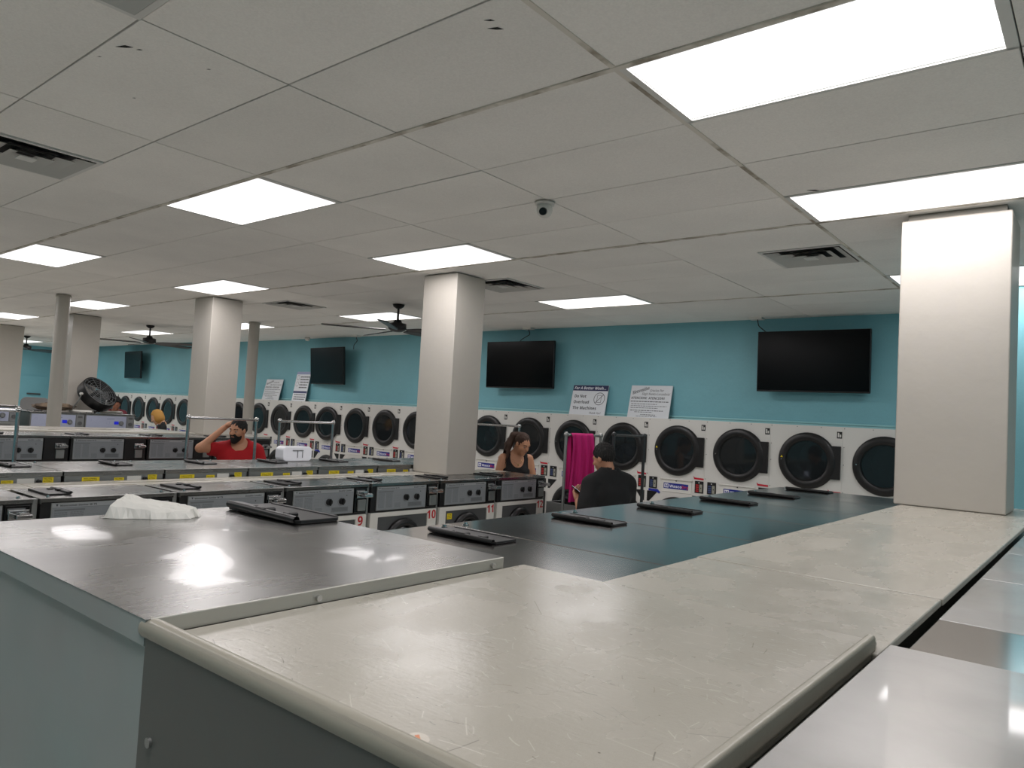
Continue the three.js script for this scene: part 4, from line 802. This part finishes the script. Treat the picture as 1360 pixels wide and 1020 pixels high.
    g.applyMatrix4(new THREE.Matrix4().makeBasis(th, dir, palm).setPosition(J['wr' + k].clone().addScaledVector(dir, 0.035))); parts.push(g);
    J['hand' + k] = J['wr' + k].clone().addScaledVector(dir, 0.1); J['palm' + k] = palm; J['dir' + k] = dir;
  }
  mesh('body', parts, sk, t);
  // clothes
  const sl = o.sleeves ?? 0.45, off = o.loose ?? 0.016;
  const arms = bones.filter((b, i) => b[4] === 'arm' && b[2] > 0.05 * bw);
  const hem = o.hem ?? 0.84;
  const shirtF = (x, y, z) => {
    let d = torso(x, y, z) - off;
    if (sl > 0) for (const b of arms) {
      const e = b[0].clone().lerp(b[1], sl); let c = cap(x, y, z, b[0], b[1], b[2] + off, b[3] + off + 0.012);
      const dx = b[1].x - b[0].x, dy = b[1].y - b[0].y, dz = b[1].z - b[0].z, l = Math.hypot(dx, dy, dz);
      c = Math.max(c, ((x - e.x) * dx + (y - e.y) * dy + (z - e.z) * dz) / l); d = smin(d, c, 0.035);
    }
    d += 0.004 * Math.sin(y * 34 + x * 21 + z * 9) * Math.sin(x * 17 - y * 8);
    d = Math.max(d, hem - y);
    tv.set(x, y - 0.95, z).applyQuaternion(inv); const Y = tv.y + 0.95;
    if (o.tank) { d = Math.max(d, -(Math.hypot(tv.x / 1.0, (Y - 1.44) / 1.35, (tv.z - 0.1) / 1.4) - 0.098)); d = Math.max(d, Math.abs(tv.x) - (Y > 1.3 ? 0.135 : 0.19)); d = Math.max(d, -(Math.hypot((Y - 1.47), (tv.z + 0.03), tv.x * 1.1) - 0.09)); }
    else d = Math.max(d, -(cap(tv.x, Y, tv.z, V0(0, 1.45, 0.02), V0(0, 1.6, 0.04), 0.078 * bw, 0.11)));
    return d;
  };
  mesh(o.tank ? 'tank_top' : 'shirt', surfaceNets(shirtF, [lo[0] - 0.02, hem - 0.03, lo[2] - 0.02], [hi[0] + 0.02, J.neck.y + 0.06, hi[2] + 0.02], cell), S(o.shirt, { roughness: 0.85 }), t);
  const legs = bones.filter((b) => b[4] === 'leg');
  const tr = (x, y, z) => { let d = 1; for (const b of legs) if (b[2] > 0.045) d = smin(d, cap(x, y, z, b[0], b[1], b[2] + 0.016, b[3] + 0.02), 0.03); d = smin(d, torso(x, y, z) - 0.011, 0.04); d = Math.max(d, y - 0.99); return Math.max(d, 0.07 - y); };
  mesh('trousers', surfaceNets(tr, [-0.3, 0.03, -0.25], [0.3, 1.03, 0.3], 0.02), S(o.pants ?? 0x1c1f26, { roughness: 0.85 }), t);
  for (const s of [1, -1]) mesh('shoe', surfaceNets((x, y, z) => Math.max(smin(cap(x, y, z, V0(s * 0.1, 0.05, -0.05), V0(s * 0.112, 0.035, 0.15), 0.05, 0.04), cap(x, y, z, V0(s * 0.1, 0.09, -0.03), V0(s * 0.1, 0.1, -0.03), 0.05, 0.05), 0.03), -y), [s * 0.105 - 0.09, -0.02, -0.15], [s * 0.105 + 0.09, 0.17, 0.24], 0.016), S(0x2a2a2c, { roughness: 0.7 }), t);
  // face details and hair, in head space
  const H = new THREE.Group(); H.name = 'face'; H.applyMatrix4(mHead); t.add(H);
  if (!o.far) {
    for (const s of [1, -1]) {
      const e = mesh('eye', new THREE.SphereGeometry(0.0115, 14, 10).translate(s * 0.031, 0.003, 0.0705), S(0x9a938c, { roughness: 0.3 }), H);
      const b = tube([V(s * 0.015, 0.027, 0.087), V(s * 0.034, 0.032, 0.083), V(s * 0.052, 0.026, 0.07)], 0.0045, 8, 5); mesh('eyebrow', b, S(o.hairColor, { roughness: 0.9 }), H);
    }
    for (const s of [1, -1]) mesh('iris', new THREE.SphereGeometry(0.0075, 10, 8).translate(s * 0.031, 0.001, 0.0755), S(0x1c120c, { roughness: 0.3 }), H);
    mesh('lips', tube([V(-0.023, -0.058, 0.079), V(0, -0.055, 0.0885), V(0.023, -0.058, 0.079)], 0.006, 10, 6), S(o.lips ?? 0x8a5048, { roughness: 0.5 }), H);
  }
  const hs = o.hairSize ?? 0.009, hr = S(o.hairColor, { roughness: 0.75 });
  const hf = (x, y, z) => {
    let d = ell(x, y, z, 0, 0.034 + (o.hairUp ?? 0.0), -0.024, 0.078 + hs * 0.6, 0.09 + hs * 1.2, 0.094 + hs * 0.7);
    const cut = (o.hairCut ?? 0.0) + 0.78 * z - y + (o.fringe ?? 0); d = Math.max(d, cut * 0.75);
    d += (o.wave ?? 0.0035) * (Math.sin(x * 190 + z * 60) * Math.sin(z * 170 + y * 90) + 0.7 * Math.sin(x * 310 - y * 120) * Math.sin(z * 270 + 1.3));
    if (o.bob) d = Math.min(d, Math.max(ell(x, y, z, 0, -0.01, -0.03, 0.1, 0.12, 0.095), z - 0.035 + 0.3 * y));
    if (o.cap) d = Math.max(d, -1);
    return d;
  };
  mesh('hair', surfaceNets(hf, [-0.16, -0.17, -0.19], [0.16, 0.19, 0.16], o.far ? 0.01 : 0.0065).applyMatrix4(mHead), hr, t);
  if (o.ponytail) {
    const pts = o.ponytail.map((p) => V(p[0], p[1], p[2]));
    mesh('ponytail', surfaceNets((x, y, z) => { let d = 1; for (let i = 0; i + 1 < pts.length; i++) d = smin(d, cap(x, y, z, pts[i], pts[i + 1], o.ponyR[i], o.ponyR[i + 1]), 0.02); return d + 0.0025 * Math.sin(x * 260 + z * 200); }, [-0.16, -0.42, -0.26], [0.16, 0.16, 0.06], 0.008).applyMatrix4(mHead), hr, t);
    mesh('hair_band', tor(0.02, 0.007, 0, 0, 0, 20, 8).translate(pts[0].x, pts[0].y, pts[0].z).applyMatrix4(mHead), M.black, t);
  }
  if (o.beard) mesh('beard', surfaceNets((x, y, z) => { let d = ell(x, y, z, 0, -0.05, 0.024, 0.062, 0.072, 0.073); d = smin(d, Math.hypot(x, y + 0.105, z - 0.06) - 0.032, 0.03); d = Math.max(d, y + 0.028 - 0.45 * Math.abs(x)); d = Math.max(d, -(ell(x, y, z, 0, -0.056, 0.1, 0.024, 0.011, 0.03))); d = Math.max(d, 0.004 - z + 0.0); return d; }, [-0.1, -0.17, -0.02], [0.1, 0.02, 0.13], 0.006).applyMatrix4(mHead), hr, t);
  t.userData.joints = undefined; delete t.userData.joints;
  return { t, J, mHead };
}
{
  // man in red: right arm raised, hand on his head
  person({ label: 'man in a red t-shirt with one hand on his head', pos: [-7.07, 0, -4.17], turn: 0.98, scale: 0.955, skin: 0xb98566, shirt: 0xa80d18, pants: 0x20242c, hairColor: 0x0d0b0a, beard: true, build: 1.08, loose: 0.02, sleeves: 0.6,
    head: { yaw: -0.55, pitch: 0.14, roll: -0.05 }, arms: { R: [V(-0.385, 1.40, 0.12), V(-0.165, 1.625, 0.0)], L: [V(0.27, 1.13, 0.0), V(0.24, 0.90, 0.14)] },
    hands: { R: { palm: V(0.6, -0.75, 0), dir: V(0.75, 0.62, -0.1), curl: 0.3 }, L: { palm: V(-1, 0, 0), curl: 0.4 } } });
  // woman looking down, long ponytail, black tank top
  const wm = person({ label: 'woman with a long ponytail in a black tank top looking down', pos: [-5.2, 0, -6.47], turn: 1.0, scale: 0.97, skin: 0xc08c6c, shirt: 0x0c0c0e, hairColor: 0x3a261a, lips: 0x9a4f4a, build: 0.94, tank: true, bust: true, sleeves: 0, loose: 0.011, lean: 0.06,
    head: { yaw: 0.45, pitch: 0.42, roll: 0 }, arms: { R: [V(-0.24, 1.12, 0.03), V(-0.14, 0.98, 0.24)], L: [V(0.24, 1.12, 0.03), V(0.14, 0.98, 0.24)] }, hands: { R: { palm: V(0.6, -0.8, 0), curl: 0.35 }, L: { palm: V(-0.6, -0.8, 0), curl: 0.35 } },
    ponytail: [[-0.005, 0.085, -0.1], [-0.05, 0.04, -0.135], [-0.1, -0.07, -0.11], [-0.135, -0.19, -0.05], [-0.155, -0.3, 0.01]], ponyR: [0.026, 0.04, 0.044, 0.034, 0.01], hairCut: -0.012, hairSize: 0.007 });
  const pend = mesh('pendant', new THREE.SphereGeometry(0.009, 12, 8).translate(0, 1.335, 0.115), S(0xd9c08a, { metalness: 1, roughness: 0.25 }), wm.t);
  const neckR = []; for (let a = 0; a <= 16; a++) { const f = a / 16 * Math.PI; neckR.push(V(0.068 * Math.cos(f), 1.46 - 0.115 * Math.sin(f), 0.01 + 0.1 * Math.sin(f))); } mesh('necklace', tube(neckR, 0.0016, 32, 5), S(0xd9c08a, { metalness: 1, roughness: 0.25 }), wm.t);
  // man in black looking at his phone
  const mb = person({ label: 'man in a black t-shirt looking down at his phone', pos: [-3.33, 0, -5.5], turn: -1.95, scale: 0.945, skin: 0xb07e62, shirt: 0x0a0a0c, pants: 0x17181c, hairColor: 0x0c0a09, build: 1.22, loose: 0.022, sleeves: 0.72, lean: 0.14, hairSize: 0.016, hairUp: 0.01, wave: 0.005,
    head: { yaw: 0.42, pitch: 0.2, roll: 0 }, arms: { L: [V(0.31, 1.03, -0.01), V(0.25, 1.19, 0.17)], R: [V(-0.27, 1.10, 0.12), V(-0.12, 1.04, 0.33)] },
    hands: { L: { palm: V(-0.35, 0.85, -0.3), curl: 0.5 }, R: { palm: V(0.6, 0.6, 0), curl: 0.5 } } });
  const ph = thing('smartphone', 'lit smartphone held by the man in black', 'phone');
  mesh('phone_case', B(0.074, 0.15, 0.009, 0, 0, 0, 0.004), M.black, ph);
  mesh('phone_screen', B(0.068, 0.142, 0.001, 0, 0, 0.005, 0.0004), S(0x202428, { emissive: 0xdfe8ff, emissiveIntensity: 0.9, roughness: 0.2 }), ph);
  mb.t.updateMatrixWorld(true);
  const hp = mb.J.handL.clone().addScaledVector(mb.J.palmL, 0.03).applyMatrix4(mb.t.matrixWorld);
  ph.position.copy(hp); ph.lookAt(mb.J.head.clone().applyMatrix4(mb.t.matrixWorld)); ph.rotateZ(0.5);
  // two people far back
  person({ label: 'person with blond hair and dark top far behind the pale counter', pos: [-12.55, 0, -5.98], turn: -0.4, scale: 0.95, cell: 0.022, far: true, skin: 0xc89a7a, shirt: 0x101114, hairColor: 0xb98a42, bob: true, hairSize: 0.016, hairCut: 0.03, sleeves: 0.6, lean: 0.1,
    head: { yaw: -0.3, pitch: 0.45, roll: 0 }, arms: { R: [V(-0.25, 1.13, 0.05), V(-0.15, 1.0, 0.25)], L: [V(0.25, 1.13, 0.05), V(0.15, 1.0, 0.25)] } });
  person({ label: 'person with dark curly hair partly hidden behind the round fan', pos: [-16.9, 0, -6.95], turn: 0.8, scale: 1.03, cell: 0.024, far: true, skin: 0x8a5a44, shirt: 0x6c2a34, hairColor: 0x120d0b, hairSize: 0.035, wave: 0.009, hairCut: 0.02, sleeves: 0.6,
    head: { yaw: 0.4, pitch: 0.3, roll: 0 }, arms: { R: [V(-0.25, 1.12, 0.02), V(-0.24, 0.9, 0.1)], L: [V(0.25, 1.12, 0.02), V(0.24, 0.9, 0.1)] } });
}
// pink towel over the bin cart's rack bar, black bag in the bin
{
  const n = 40, m = 30, W = 0.3, g = new THREE.PlaneGeometry(1, 1, n, m), p = g.attributes.position;
  for (let i = 0; i < p.count; i++) {
    const u = p.getX(i) + 0.5, v = 0.5 - p.getY(i), drop = v * 1.3 - 0.6; // one side hangs lower
    const a = Math.abs(drop), side = drop > 0 ? 1 : -1;
    const fold = 0.016 * Math.sin(u * 21 + side) * Math.min(1, a * 5) + 0.008 * Math.sin(u * 47 + v * 5) * Math.min(1, a * 4);
    const len = side > 0 ? 0.62 : 0.6, y = -Math.max(0, a - 0.02) * len / 0.65;
    p.setXYZ(i, (u - 0.5) * W * (1 + 0.25 * a), y + 0.016, side * (Math.min(a, 0.02) * 0.9 + 0.012 * Math.min(1, a * 8)) + fold);
  }
  g.computeVertexNormals();
  const tw = single('pink_towel', fin(g), P(0xc21f72, { roughness: 0.95, side: THREE.DoubleSide, sheen: 0.6, sheenColor: new THREE.Color(0xe86aa8), sheenRoughness: 0.6 }), 'magenta towel draped over the pole rack beside the man in black', 'towel');
  tw.position.copy(V(-0.03, EYE - 0.13, 0).applyAxisAngle(V(0, 1, 0), pinkCart.rotation.y).add(V(pinkCart.position.x, 0, pinkCart.position.z))); tw.rotation.y = pinkCart.rotation.y;
  lump('black_bag', -3.98, EYE - 0.78 + 0.02, -5.96, [0.16, 0.07, 0.14], [0x0c0c0d, 0x151517], 'black bag lying in the steel bin cart').userData.category = 'bag';
}
renderer.render(scene, camera);
